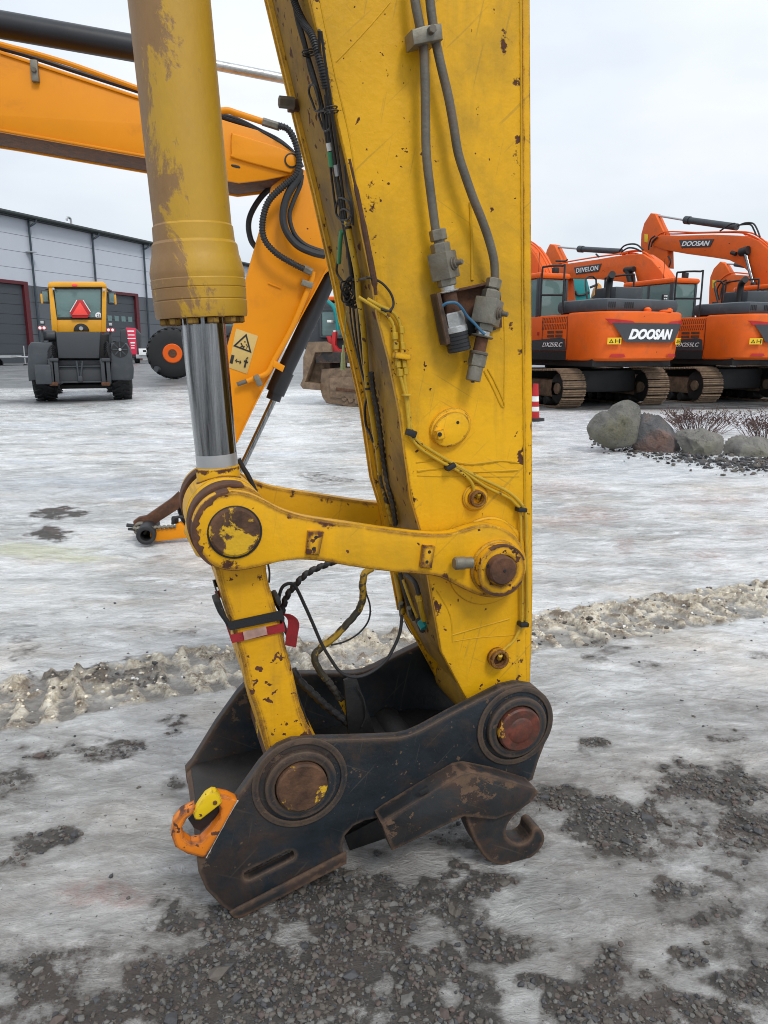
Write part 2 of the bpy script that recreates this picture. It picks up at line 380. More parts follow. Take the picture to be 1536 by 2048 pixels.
V = vecmap(N, L, (14, 14, .5)); n = noisenode(N, L, V, 3, 6, .7)
L.new(rampnode(N, L, n, .3, .75, (.07, .075, .08, 1), (.50, .51, .52, 1)), B.inputs['Base Color'])  # dark reflection bands painted into the base colour as streaks
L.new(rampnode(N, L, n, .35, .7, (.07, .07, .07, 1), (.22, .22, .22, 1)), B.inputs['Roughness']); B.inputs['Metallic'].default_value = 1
# cylinder barrel: yellow over brown, the yellow worn off along one flank
m, N, L, B = newmat('barrel_paint_worn_to_primer'); M['barrel'] = m
t = N.new('ShaderNodeTexCoord'); sp = N.new('ShaderNodeSeparateXYZ'); L.new(t.outputs['Object'], sp.inputs[0])
V = vecmap(N, L, (1, 1, .55)); a = noisenode(N, L, V, 5.5, 10, .72, .5)
a = mathnode(N, L, 'ADD', mathnode(N, L, 'MULTIPLY', mathnode(N, L, 'SUBTRACT', a, .5), 2.3), .5)
f = mathnode(N, L, 'ADD', a, mathnode(N, L, 'MULTIPLY', sp.outputs[0], -3.4))
f = mathnode(N, L, 'ADD', f, mathnode(N, L, 'MULTIPLY', noisenode(N, L, vecmap(N, L, (1, 1, .8), (3, 1, 2)), 3.2, 2), .5))
msk = rampnode(N, L, f, .80, .89)
col = mixnode(N, L, noisenode(N, L, V, 20, 6, .7), (.56, .32, .012), (.42, .235, .03))
fine = rampnode(N, L, noisenode(N, L, vecmap(N, L), 26, 8, .75), .62, .66)
fine = mathnode(N, L, 'MULTIPLY', fine, rampnode(N, L, noisenode(N, L, vecmap(N, L, (1, 1, 1), (5, 5, 5)), 4, 3), .5, .7))
prim = mixnode(N, L, noisenode(N, L, V, 30, 5, .7), (.17, .09, .042), (.30, .165, .07))
c = mixnode(N, L, mathnode(N, L, 'MULTIPLY', mathnode(N, L, 'MAXIMUM', msk, mathnode(N, L, 'MULTIPLY', fine, .8)), .88), col, prim)
L.new(c, B.inputs['Base Color']); B.inputs['Roughness'].default_value = .5
b = N.new('ShaderNodeBump'); b.inputs['Strength'].default_value = .3; b.inputs['Distance'].default_value = .003
L.new(mathnode(N, L, 'SUBTRACT', noisenode(N, L, V, 70, 3), msk), b.inputs['Height']); L.new(b.outputs[0], B.inputs['Normal'])
# ------------------------------------------------------------------ ground
HT = np.random.default_rng(12).random((512, 512))
def hsh(ix, iy, s):
    return HT[(ix + s * 57) & 511, (iy + s * 131) & 511]
def vnoise(x, y, s=0):
    ix = np.floor(x).astype(np.int64); iy = np.floor(y).astype(np.int64); fx = x - ix; fy = y - iy
    fx = fx * fx * fx * (fx * (fx * 6 - 15) + 10); fy = fy * fy * fy * (fy * (fy * 6 - 15) + 10)
    a = hsh(ix, iy, s); b = hsh(ix + 1, iy, s); c = hsh(ix, iy + 1, s); d = hsh(ix + 1, iy + 1, s)
    return (a * (1 - fx) + b * fx) * (1 - fy) + (c * (1 - fx) + d * fx) * fy
def fbm(x, y, o=4, s=0, g=.5):
    t = 0; a = 1; n = 0
    for i in range(o):
        t = t + a * vnoise(x * 2 ** i + 17.3 * i, y * 2 ** i - 9.1 * i, s + i); n += a; a *= g
    return t / n
def sstep(e0, e1, x): t = np.clip((x - e0) / (e1 - e0), 0, 1); return t * t * (3 - 2 * t)
def to_px(x, y):
    dz = -H; dep = y * FWD.y + dz * FWD.z
    dep_s = np.where(dep < .2, .2, dep)
    return CX + FPX * x / dep_s, CY - FPX * (y * UPV.y + dz * UPV.z) / dep_s
# ground patches: where on the photo's ground (u, v, half-width, half-height, strength)
GRAVEL = [(820, 2010, 480, 110, .40), (560, 1780, 200, 60, .36), (1330, 1660, 260, 90, .40), (1000, 1640, 200, 90, .36), (100, 1980, 220, 110, .36), (1450, 1850, 200, 160, .34), (570, 2000, 290, 130, 1.0), (480, 1850, 110, 50, .8), (700, 1820, 200, 90, .75), (860, 2000, 150, 110, 1.0), (1010, 1900, 90, 40, .9),
          (1150, 2010, 190, 90, 1.0), (1230, 1960, 60, 60, .8), (860, 1780, 45, 35, .7), (985, 1765, 60, 35, .7), (1240, 1640, 140, 55, .85), (1400, 1570, 120, 42, .8),
          (1480, 1680, 90, 60, .8), (1130, 1600, 70, 30, .7), (1320, 1780, 60, 30, .7), (1390, 1850, 40, 30, .6), (60, 1960, 50, 40, .6), (350, 1570, 40, 25, .6),
          (110, 1025, 50, 12, .75), (95, 1065, 45, 13, .75), (150, 1500, 140, 22, .38), (20, 1560, 60, 30, .4), (1190, 1485, 25, 10, .6), (1290, 1330, 30, 8, .4), (40, 1445, 60, 14, .4), (200, 2040, 80, 25, .6),
          (1500, 1990, 60, 60, .5), (650, 955, 60, 12, .35)]
HOLES = [(740, 1960, 60, 30, .5), (1330, 1960, 90, 60, .6), (1045, 1995, 45, 62, 1.2), (905, 1990, 26, 30, .7), (1120, 1945, 30, 20, .6)]
RED = [(1130, 980, 90, 12), (1190, 1030, 80, 16), (1130, 1040, 60, 14), (1420, 1000, 90, 8), (1420, 1110, 40, 12), (1500, 1065, 40, 6), (1250, 1090, 20, 20), (200, 1780, 70, 30), (650, 780, 30, 6), (470, 790, 30, 8), (240, 1795, 60, 20)]
YEL_ = [(60, 1098, 110, 14), (160, 1112, 60, 8)]
TA, TB = gp(0, 1403), gp(1500, 1200)
tdir = Vector((TB.x - TA.x, TB.y - TA.y)).normalized(); tnor = Vector((-tdir.y, tdir.x))
def blob(u, v, L, un, vn):
    m = np.zeros_like(u)
    for b in L:
        st = b[4] if len(b) > 4 else 1.0
        d = np.sqrt(((u - b[0]) / b[2]) ** 2 + ((v - b[1]) / b[3]) ** 2)
        m = np.maximum(m, st * (1 - sstep(.35, 1.45, d + un)))
    return m
def ground_fields(x, y):
    u, v = to_px(x, y)
    near = sstep(-.2, .3, y)
    n1 = (fbm(x * 9, y * 9, 4, 3) - .5) * 1.7
    gr = blob(u, v, GRAVEL, n1, 0); hl = blob(u, v, HOLES, n1 * .6, 0)
    al0 = (x - TA.x) * tdir.x + (y - TA.y) * tdir.y; cr0 = (x - TA.x) * tnor.x + (y - TA.y) * tnor.y
    gr = np.clip(gr * (.62 + .62 * fbm(al0 * 2.2 + cr0, cr0 * 9, 5, 25)) + (fbm(al0 * 14, cr0 * 22, 3, 28) - .5) * .35 * (gr > .05) - hl, 0, 1) * near
    back = (1 - near) * sstep(.5, .62, fbm(x * 1.3, y * 1.3, 4, 8)); gr = np.maximum(gr, back * .8)
    gr = np.maximum(gr, .55 * sstep(.66, .74, fbm(x * 4, y * 5, 5, 21)) * sstep(5, 1.5, y))
    # crawler track print
    rx, ry = x - TA.x, y - TA.y
    al = rx * tdir.x + ry * tdir.y; cr = rx * tnor.x + ry * tnor.y
    wob = (fbm(al * 1.2, al * 0 + 3, 2, 5) - .5) * .12
    w = .235 + (fbm(al * 5, al * 0, 3, 9) - .5) * .09
    band = (1 - sstep(w - .03, w + .02, np.abs(cr + wob))) * sstep(-6, -5, al) * (1 - sstep(9, 10, al))
    ph = (al + cr * .10 + (fbm(al * 2, cr * 2, 3, 12) - .5) * .16 + (fbm(al * 22, cr * 12, 4, 13) - .5) * .06) / .125
    fr = ph - np.floor(ph); rid = sstep(.10, .26, fr) * (1 - sstep(.50, .66, fr))
    rid = np.maximum(rid, 0); seg = np.floor(ph).astype(np.int64); keep = hsh(seg, seg * 0, 77)
    lump = fbm(x * 22, y * 22, 3, 31)
    top = sstep(-.25, .2, cr)                                   # crumbs heaped along the far edge
    cut = sstep(.30, .55, fbm(al * 7, cr * 5, 3, 33))
    rh = band * (rid * (.55 + .5 * lump) * (.40 + .6 * keep) * (.45 + .55 * cut) + .45 * top * lump * lump * 1.6 + .22 * sstep(.45, .7, lump))
    snowm = np.clip(band * sstep(.16, .40, rh + .10 * lump), 0, 1)
    return u, v, gr, band, rh, snowm, lump
def ground_height(x, y, F=None):
    u, v, gr, band, rh, snowm, lump = F or ground_fields(x, y)
    far = sstep(26, 42, y)
    h = .40 * far * sstep(6, -4, x - y * .1)
    dunes = (fbm(x * .5, y * .9, 4, 40) - .5) * .10 * sstep(2.6, 6, y) * (1 - sstep(20, 30, y)) * (1 - sstep(2.2, 5.5, x) * .6)
    h = h + dunes + (fbm(x * 2.2, y * 4.5, 4, 44) - .5) * .018 * sstep(1.0, 3, y) + (fbm(x * 12, y * 14, 4, 50) - .5) * .010
    h = h + band * (-.014) + rh * .040
    h = h + gr * ((fbm(x * 30, y * 30, 3, 60) - .35) * .022)
    return h
def axis_pts(lo, hi, c0, c1, d, g):
    p = list(np.arange(c0, c1, d)); s = d; a = c1
    while a < hi: p.append(a); s *= g; a += s
    p.append(hi); s = d; a = c0 - d
    while a > lo: p.insert(0, a); s *= g; a -= s
    p.insert(0, lo); return np.array(p)
gx = axis_pts(-900, 900, -1.7, 2.3, .0095, 1.022); gy = axis_pts(-60, 1500, 1.15, 4.6, .0085, 1.0115)
X, Y = np.meshgrid(gx, gy); xf, yf = X.ravel(), Y.ravel()
GF = ground_fields(xf, yf); Z = ground_height(xf, yf, GF)
nx, ny = len(gx), len(gy); idx = np.arange(nx * ny).reshape(ny, nx)
quads = np.stack([idx[:-1, :-1], idx[:-1, 1:], idx[1:, 1:], idx[1:, :-1]], -1).reshape(-1, 4)
me = D.meshes.new('ground'); me.vertices.add(nx * ny); me.vertices.foreach_set('co', np.stack([xf, yf, Z], 1).astype(np.float32).ravel())
me.loops.add(quads.size); me.loops.foreach_set('vertex_index', quads.ravel().astype(np.int32))
me.polygons.add(len(quads)); me.polygons.foreach_set('loop_start', (np.arange(len(quads)) * 4).astype(np.int32)); me.polygons.foreach_set('loop_total', np.full(len(quads), 4, np.int32))
me.polygons.foreach_set('use_smooth', [True] * len(quads)); me.update(calc_edges=True)
u, v, gr, band, rh, snowm, lump = GF
n2 = (fbm(xf * 5, yf * 12, 4, 70) - .5) * 1.3
red = blob(u, v, RED, n2, 0) * (yf > .5); yl = blob(u, v, YEL_, n2 * .6, 0) * (yf > .5)
# dark wet strip under and in front of the parked orange machines, shade beneath them painted in, and the bare yard by the hall
wet_shade = sstep(16.2, 17.4, yf + (fbm(xf * .6, yf, 3, 81) - .5) * 1.6 - (xf - 4) * .12) * sstep(-.5, 1.5, xf) * (1 - sstep(40, 60, yf))
yard = sstep(24, 28, yf + (fbm(xf * .25, yf * .4, 3, 82) - .5) * 6)
lw = np.exp(-(((xf + 9.0) / 2.4) ** 2 + ((yf - 20.2) / 2.0) ** 2) * 1.2)  # soft-edged dark patch on the ground around the loader
wet_shade = np.clip(np.maximum(np.maximum(wet_shade, yard * .9), lw * 1.2) + .0, 0, 1)
bright = sstep(11.5, 13.0, yf) * (1 - sstep(16.0, 16.8, yf)) * sstep(2.5, 3.2, xf)
bright = np.maximum(bright, sstep(7.5, 8.5, yf + (fbm(xf * .7, yf * .7, 3, 88) - .5)) * (1 - sstep(11, 13, yf)) * sstep(2.2, 2.8, xf) * (1 - sstep(4.3, 4.9, xf - (yf - 9) * .0)) * .8)
SNOW = [(170, 962, 130, 9), (300, 990, 110, 9), (60, 925, 90, 7), (100, 850, 130, 7), (230, 882, 150, 6), (560, 905, 70, 7), (40, 1010, 60, 7), (640, 1010, 70, 6), (330, 830, 60, 5), (1250, 960, 140, 6), (1200, 935, 100, 6), (150, 790, 60, 6), (40, 770, 50, 5)]
bright = np.maximum(bright, blob(u, v, SNOW, (fbm(xf * 3, yf * 5, 4, 71) - .5) * 1.2, 0) * (yf > .5) * .9)
grime = sstep(3.7, 1.7, yf + (fbm(xf * 1.5, yf * 1.5, 3, 90) - .5) * 1.6) * (yf > .3) + .6 * (yf <= .3)
def cattr(name, r, g, b):
    a = me.color_attributes.new(name, 'FLOAT_COLOR', 'POINT')
    a.data.foreach_set('color', np.stack([r, g, b, np.ones_like(r)], 1).astype(np.float32).ravel())
cattr('cover_a', gr, snowm, wet_shade); cattr('cover_b', red, yl, bright); cattr('cover_c', grime, band, lump)
ground = D.objects.new('ground', me); COL.objects.link(ground); ground['kind'] = 'structure'
m, N, L, B = newmat('icy_gravel_yard'); me.materials.append(m)
def attr(nm):
    a = N.new('ShaderNodeAttribute'); a.attribute_name = nm; s_ = N.new('ShaderNodeSeparateColor'); L.new(a.outputs['Color'], s_.inputs[0]); return s_.outputs
A, Bb, Cc = attr('cover_a'), attr('cover_b'), attr('cover_c')
V = vecmap(N, L); Vs = vecmap(N, L, (1, 2.2, 1), rot=(0, 0, R(-12)))
big = noisenode(N, L, Vs, .55, 8, .62, .5); med = noisenode(N, L, Vs, 3.2, 8, .65, .6); fin = noisenode(N, L, V, 26, 8, .7); vf = noisenode(N, L, V, 130, 4, .7)
ice = mixnode(N, L, rampnode(N, L, big, .42, .56), (.52, .53, .52), (.86, .865, .855))
ice = mixnode(N, L, rampnode(N, L, med, .46, .66), ice, (.86, .87, .87))
warm = mixnode(N, L, rampnode(N, L, noisenode(N, L, vecmap(N, L, (1, 1.4, 1), (7, 2, 0)), 1.1, 6, .6), .5, .7), ice, mixnode(N, L, 1.0, ice, (1.0, .92, .84), 'MULTIPLY'))
ice = warm
streak = rampnode(N, L, noisenode(N, L, vecmap(N, L, (1, 3.4, 1), rot=(0, 0, R(10))), 2.6, 10, .74, 1.4), .54, .66)
ice = mixnode(N, L, mathnode(N, L, 'MULTIPLY', streak, .55), ice, (.17, .17, .165))
brn = rampnode(N, L, noisenode(N, L, vecmap(N, L, (1, 2.0, 1), (3, 9, 0)), 1.7, 8, .68, .6), .52, .68)
ice = mixnode(N, L, mathnode(N, L, 'MULTIPLY', brn, .55), ice, (.34, .295, .245))
dk = mathnode(N, L, 'MULTIPLY', Cc[0], rampnode(N, L, noisenode(N, L, V, 4.5, 9, .72, .8), .30, .62))
ice = mixnode(N, L, mathnode(N, L, 'MULTIPLY', dk, .72), ice, (.15, .135, .12))
ice = mixnode(N, L, mathnode(N, L, 'MULTIPLY', Cc[0], .52), ice, mixnode(N, L, rampnode(N, L, med, .35, .65), (.25, .23, .205), (.54, .52, .495)))
rg2 = rampnode(N, L, noisenode(N, L, vecmap(N, L, (1, 3.0, 1), rot=(0, 0, R(-14))), 7.5, 8, .72, 1.2), .40, .60)
ice = mixnode(N, L, .30, ice, mixnode(N, L, 1.0, ice, mixnode(N, L, rg2, (.60, .60, .59), (1.40, 1.40, 1.40)), 'MULTIPLY'))
crys = rampnode(N, L, mathnode(N, L, 'MULTIPLY', fin, mathnode(N, L, 'ADD', vf, .5)), .58, .74)
ice = mixnode(N, L, mathnode(N, L, 'MULTIPLY', crys, .38), ice, (.80, .81, .82))
spk = rampnode(N, L, noisenode(N, L, V, 60, 3, .6), .685, .70)
ice = mixnode(N, L, mathnode(N, L, 'MULTIPLY', spk, .75), ice, (.05, .045, .04))
ice = mixnode(N, L, mathnode(N, L, 'MULTIPLY', mathnode(N, L, 'MULTIPLY', Bb[0], rampnode(N, L, fin, .35, .6)), .42), ice, (.36, .15, .11))
ice = mixnode(N, L, mathnode(N, L, 'MULTIPLY', Bb[1], .45), ice, (.62, .62, .28))
ice = mixnode(N, L, Bb[2], ice, mixnode(N, L, rampnode(N, L, med, .35, .6), (.60, .63, .66), (.86, .87, .88)))
wet_shade_col = mixnode(N, L, rampnode(N, L, noisenode(N, L, vecmap(N, L, (1, 3, 1)), .9, 7, .65, .6), .40, .60), (.045, .046, .048), (.17, .175, .175))
ice = mixnode(N, L, A[2], ice, wet_shade_col)
trk = mixnode(N, L, rampnode(N, L, fin, .35, .65), (.50, .41, .29), (.93, .87, .74))
trk = mixnode(N, L, rampnode(N, L, noisenode(N, L, V, 7, 8, .78), .46, .58), trk, mixnode(N, L, fin, (.12, .09, .07), (.34, .27, .19)))
bandc = mixnode(N, L, mathnode(N, L, 'MULTIPLY', Cc[1], .7), ice, mixnode(N, L, rampnode(N, L, noisenode(N, L, V, 6, 6, .7), .42, .6), (.34, .31, .27), (.12, .10, .08)))
ice = mixnode(N, L, A[1], bandc, trk)
gcol = mixnode(N, L, rampnode(N, L, fin, .3, .7), (.030, .028, .026), (.115, .100, .086))
gcol = mixnode(N, L, rampnode(N, L, noisenode(N, L, V, 2.5, 5, .6), .5, .62), gcol, mixnode(N, L, fin, (.07, .05, .042), (.12, .095, .08)))
dn = mathnode(N, L, 'ADD', mathnode(N, L, 'MULTIPLY', mathnode(N, L, 'SUBTRACT', fin, .5), 1.1), mathnode(N, L, 'MULTIPLY', mathnode(N, L, 'SUBTRACT', noisenode(N, L, V, 11, 7, .7), .5), 1.6))
gs = mathnode(N, L, 'ADD', A[0], dn)
halo = rampnode(N, L, gs, .02, .40)
ice = mixnode(N, L, mathnode(N, L, 'MULTIPLY', halo, mathnode(N, L, 'MINIMUM', mathnode(N, L, 'MULTIPLY', A[0], 3.0), .7)), ice, (.15, .135, .12))
gm = rampnode(N, L, gs, .34, .50)
c = mixnode(N, L, mathnode(N, L, 'MULTIPLY', gm, .96), ice, gcol); L.new(c, B.inputs['Base Color'])
ro = mixnode(N, L, rampnode(N, L, med, .4, .65), (.06, .06, .06), (.30, .30, .30)); ro = mixnode(N, L, A[1], ro, (.8, .8, .8)); ro = mixnode(N, L, gm, ro, (.78, .78, .78)); ro = mixnode(N, L, mathnode(N, L, 'MULTIPLY', A[2], .6), ro, (.5, .5, .5))
L.new(ro, B.inputs['Roughness']); B.inputs['Specular IOR Level'].default_value = .55
hh = mathnode(N, L, 'ADD', mathnode(N, L, 'MULTIPLY', med, .8), mathnode(N, L, 'ADD', mathnode(N, L, 'MULTIPLY', fin, .35), mathnode(N, L, 'MULTIPLY', vf, .10)))
hh = mathnode(N, L, 'SUBTRACT', hh, mathnode(N, L, 'MULTIPLY', streak, .12))
rip = noisenode(N, L, vecmap(N, L, (1, 3.0, 1), rot=(0, 0, R(-14))), 7.5, 8, .72, 1.2); rip2 = noisenode(N, L, vecmap(N, L, (1, 3.2, 1), rot=(0, 0, R(14))), 2.4, 8, .75, 1.4)
hh = mathnode(N, L, 'ADD', hh, mathnode(N, L, 'ADD', mathnode(N, L, 'MULTIPLY', rip, 1.0), mathnode(N, L, 'MULTIPLY', rip2, 1.6)))
b = N.new('ShaderNodeBump'); b.inputs['Strength'].default_value = 1.0; b.inputs['Distance'].default_value = .019
L.new(hh, b.inputs['Height']); L.new(b.outputs[0], B.inputs['Normal'])

# loose stones, lumps of snow -------------------------------------------------
bm = bmesh.new(); bmesh.ops.create_icosphere(bm, subdivisions=1, radius=1.0); bm.verts.index_update()
IV = np.array([v.co[:] for v in bm.verts]); IF = np.array([[v.index for v in f.verts] for f in bm.faces]); bm.free()
def scatter(name, P, S, mats, flat=.7, sink=.25, rough=.35, smooth=False):
    n = len(P); rg = np.random.default_rng(len(P))
    V_ = IV[None] * (1 + (rg.random((n, len(IV), 1)) - .5) * 2 * rough)
    V_ = V_ * (np.stack([rg.uniform(.8, 1.3, n), rg.uniform(.7, 1.1, n), rg.uniform(.5, 1, n) * flat * 1.3], 1))[:, None]
    tl = rg.uniform(-.6, .6, (n, 1)); V_[..., 2] += V_[..., 0] * tl * .4
    a = rg.uniform(0, 6.28, n); ca, sa = np.cos(a)[:, None], np.sin(a)[:, None]
    x = V_[..., 0] * ca - V_[..., 1] * sa; y = V_[..., 0] * sa + V_[..., 1] * ca
    V_ = np.stack([x, y, V_[..., 2]], -1) * S[:, None, None] + P[:, None] + np.stack([0 * S, 0 * S, S * (flat * .5 - sink)], 1)[:, None]
    F_ = IF[None] + (np.arange(n) * len(IV))[:, None, None]
    me = D.meshes.new(name); me.vertices.add(n * len(IV)); me.vertices.foreach_set('co', V_.astype(np.float32).ravel())
    me.loops.add(F_.size); me.loops.foreach_set('vertex_index', F_.ravel().astype(np.int32)); k = n * len(IF)
    me.polygons.add(k); me.polygons.foreach_set('loop_start', (np.arange(k) * 3).astype(np.int32)); me.polygons.foreach_set('loop_total', np.full(k, 3, np.int32))
    me.polygons.foreach_set('use_smooth', [False] * k)
    mi = np.repeat(rg.integers(0, len(mats), n), len(IF)).astype(np.int32)
    for q in mats: me.materials.append(q)
    me.polygons.foreach_set('material_index', mi); me.update(calc_edges=True)
    o = D.objects.new(name, me); COL.objects.link(o); o['kind'] = 'stuff'; return o
G1 = mat('dark_crushed_stone', (.060, .060, .062), .75, var=.4, vs=30, bump=.4); G2 = mat('brown_crushed_stone', (.105, .090, .076), .8, var=.3, vs=30, bump=.4)
G3 = mat('grey_crushed_stone', (.135, .13, .12), .75, var=.3, vs=30, bump=.3); G4 = mat('red_brown_crushed_stone', (.10, .075, .065), .8, var=.3, vs=30)
S1 = mat('dirty_crumbled_snow', (.74, .66, .52), .7, var=.2, vs=20, bump=.3); S2 = mat('brownish_crumbled_snow', (.42, .33, .24), .75, var=.25, vs=20, bump=.3); S3 = mat('white_crumbled_snow', (.80, .79, .76), .6, var=.08, vs=20, bump=.3)
rg = np.random.default_rng(3)
def pick(n, x0, x1, y0, y1, f):
    x = rg.uniform(x0, x1, n); y = rg.uniform(y0, y1, n); F = ground_fields(x, y); k = rg.random(n) < f(F, x, y)
    x, y = x[k], y[k]; F = tuple(q[k] for q in F); return np.stack([x, y, ground_height(x, y, F)], 1)
P = pick(150000, -1.4, 2.4, 1.15, 3.2, lambda F, x, y: np.clip(F[2] * 1.5 - .45, 0, 1) * np.clip(1.8 - y * .35, .3, 1))
S = .0020 + .0068 * rg.random(len(P)) ** 2.4 + .013 * (rg.random(len(P)) > .985) * rg.random(len(P)); scatter('gravel', P, S, [G1, G1, G2, G2, G2, G3, G3, G4], .75)
P = pick(1500, -1.6, 2.6, 1.15, 4.2, lambda F, x, y: .25 + 0 * x)
S = .002 + .007 * rg.random(len(P)) ** 3; scatter('scattered_grit', P, S, [G1, G2], .7)
P = pick(26000, -2.4, 4.2, 2.2, 5.4, lambda F, x, y: np.clip(F[5] * .95, 0, 1))
S = .0015 + .0085 * rg.random(len(P)) ** 3; scatter('snow_crumbs', P, S, [S1, S1, S1, S2, S3, G2], .8)
P = pick(5000, -2.4, 4.2, 2.2, 5.4, lambda F, x, y: np.clip(F[3] * (.06 + .5 * (x > .5) * (vnoise(x * 3, y * 3, 5) > .45)), 0, 1))
S = .003 + .012 * rg.random(len(P)) ** 2.4; scatter('dirt_crumbs', P, S, [G2, G1], .7)
def zg(x, y): return float(ground_height(np.array([x], float), np.array([y], float))[0])
# ------------------------------------------------------------------ the worn yellow excavator arm and its coupler
K = H / 1.6
TH = R(18.5)
FR = Frame(gp(470, 1833), TH, K)
def pl(pts, w=0.0, f=None):
    f = f or FR; return [(q.x, q.z) for q in (f.px(u, v, w) for u, v in pts)]
def sm(pts, n=4, closed=True):
    return [(p.x, p.y) for p in catmull([Vector((a, b, 0)) for a, b in pts], n, closed)]
def circ(c, r, n=40, a0=0, a1=2 * math.pi):
    return [(c[0] + r * math.cos(a0 + (a1 - a0) * i / n), c[1] + r * math.sin(a0 + (a1 - a0) * i / n)) for i in range(n if abs(a1 - a0 - 2 * math.pi) < 1e-6 else n + 1)]
def pts3(pts, w=0.0, f=None):
    f = f or FR
    return [f.px(p[0], p[1], p[2] if len(p) > 2 else w) for p in pts]
def cyl_w(mb, c, r, w0, w1, bev=.004, seg=48, inner=None):
    """disc with its axis across the plane; c=(x,z) local"""
    mb.lathe([(0, r - bev), (bev, r), (abs(w1 - w0) * K - bev, r), (abs(w1 - w0) * K, r - bev)], (c[0], w0 * K, c[1]), (0, 1, 0), seg); return mb
def PX(u, v, w=0.0): q = FR.px(u, v, w); return (q.x, q.z)

arm = fthing('worn_excavator_arm', 'worn yellow dipper arm upright in the foreground, with bucket cylinder, links and hoses', 'excavator', FR)
NE = [(-200, 575), (0, 620), (147, 653), (250, 677), (325, 695), (554, 743), (629, 755), (718, 778), (826, 800), (998, 823), (1063, 842), (1196, 864), (1304, 883), (1392, 930)]
FE = [(-200, 490), (0, 533), (260, 591), (496, 642), (684, 694), (960, 757), (1045, 775), (1150, 795), (1218, 806), (1272, 836), (1358, 868), (1400, 900)]
def tab(T, v):
    for (a, x), (b, y) in zip(T, T[1:]):
        if v <= b: return x + (y - x) * (v - a) / (b - a)
    return T[-1][1]
W0, W1 = .06, .44
def side(u, v, off=.03):
    f = (u - tab(FE, v)) / (tab(NE, v) - tab(FE, v)); return (W1 - (W1 - W0) * f) - off
# box section of the arm
Q = K * FR.r(51, 470, 1065, -.01) / (.0735 * K)
near = [(NE[0][1], -200), (620, 0), (653, 147), (695, 325), (743, 554), (755, 629), (778, 718), (800, 826), (823, 998), (842, 1063), (864, 1196), (883, 1304), (930, 1392), (960, 1450), (1010, 1500), (1050, 1490),
        (1056, 1400), (1050, 1180), (1049, 800), (1047, 400), (1045, 0), (1043, -200)]
o = MB().prism(pl(near, W0), W0 * K, (W0 + .02) * K, .003).build('side_plate', M['yel'], arm)
o2 = MB().prism(pl(near, W0), (W1 - .02) * K, W1 * K, .003).build('side_plate', M['yel'], arm)
edge_l = [(p[0], p[1]) for p in near[:13]]
inn = [(u + 5, v) for u, v in edge_l]
ins = pl([(u + 9, v) for u, v in edge_l] + [(u + 24, v) for u, v in reversed(edge_l)], W0)
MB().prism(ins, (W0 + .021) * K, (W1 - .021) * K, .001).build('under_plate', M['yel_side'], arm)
# lip strips of that plate (they stand proud at both edges)
ins2 = pl([(u - 3, v) for u, v in edge_l[:12]] + [(u + 8, v) for u, v in reversed(edge_l[:12])], W0)
MB().prism(ins2, (W1 + .001) * K, (W1 + .012) * K, .002).build('edge_strip', M['yel'], arm)
edge_r = [(1043, -200), (1045, 0), (1047, 400), (1049, 800), (1050, 1180), (1048, 1290), (1042, 1420)]
MB().prism(pl([(u + 1, v) for u, v in edge_r] + [(u + 17, v) for u, v in reversed(edge_r)], W0), (W0 + .004) * K, (W1 + .01) * K, .003).build('top_plate', M['yel'], arm)
# thickening plate on the right edge lower down and weld beads
def bead(mb, pts, r=.0022, w=W0, n=6, amp=.35):
    own = mb is None; mb = MB() if own else mb
    P = catmull(pts3(pts, w - .0), n); L_ = 0; Q = [P[0]]
    for a, b in zip(P, P[1:]):
        k = max(1, int((b - a).length / .006))
        for i in range(1, k + 1): Q.append(a.lerp(b, i / k))
    rr = [r * (1 + amp * (random.random() - .5)) for _ in Q]
    mb.tube(Q, rr, 6, smooth=False)
    if own: mb.build('weld_bead', M['yel_bead'], arm)
bead(None, [(1041, -20), (1043, 400), (1045, 640)], .003); bead(None, [(640, 0), (668, 140), (700, 280), (716, 400)], .002)
bead(None, [(1045, 640), (1048, 900), (1049, 1010)], .003)
bead(None, [(672, 124), (700, 95), (740, 52), (780, 5)], .0014); bead(None, [(940, 405), (943, 480), (944, 560)], .004)
bead(None, [(968, 742), (985, 775), (1003, 812), (1008, 806), (990, 765), (975, 738)], .0024); bead(None, [(965, 560), (1005, 610), (1008, 800)], .0014)
bead(None, [(832, 925), (880, 920), (940, 928), (1000, 922), (1038, 926)], .0034, amp=.9); bead(None, [(834, 942), (880, 938), (950, 944), (1036, 940)], .0030, amp=.9)
bead(None, [(834, 951), (900, 953), (1038, 953)], .0016); bead(None, [(905, 1270), (950, 1257), (1018, 1238)], .0022)
bead(None, [(905, 1285), (900, 1230), (872, 1180)], .0018); bead(None, [(905, 1283), (960, 1275), (1030, 1270)], .0014)
bead(None, [(700, 325), (722, 425), (745, 540), (760, 640)], .0022)
# rounded end of the arm around the lower pin
pinR = PX(1040, 1460, -.03); pinL = PX(605, 1576, -.03)
mb = MB(); cyl_w(mb, pinR, .095 * K, W0 + .005, W1 - .005); mb.build('lower_boss', M['yel_side'], arm)
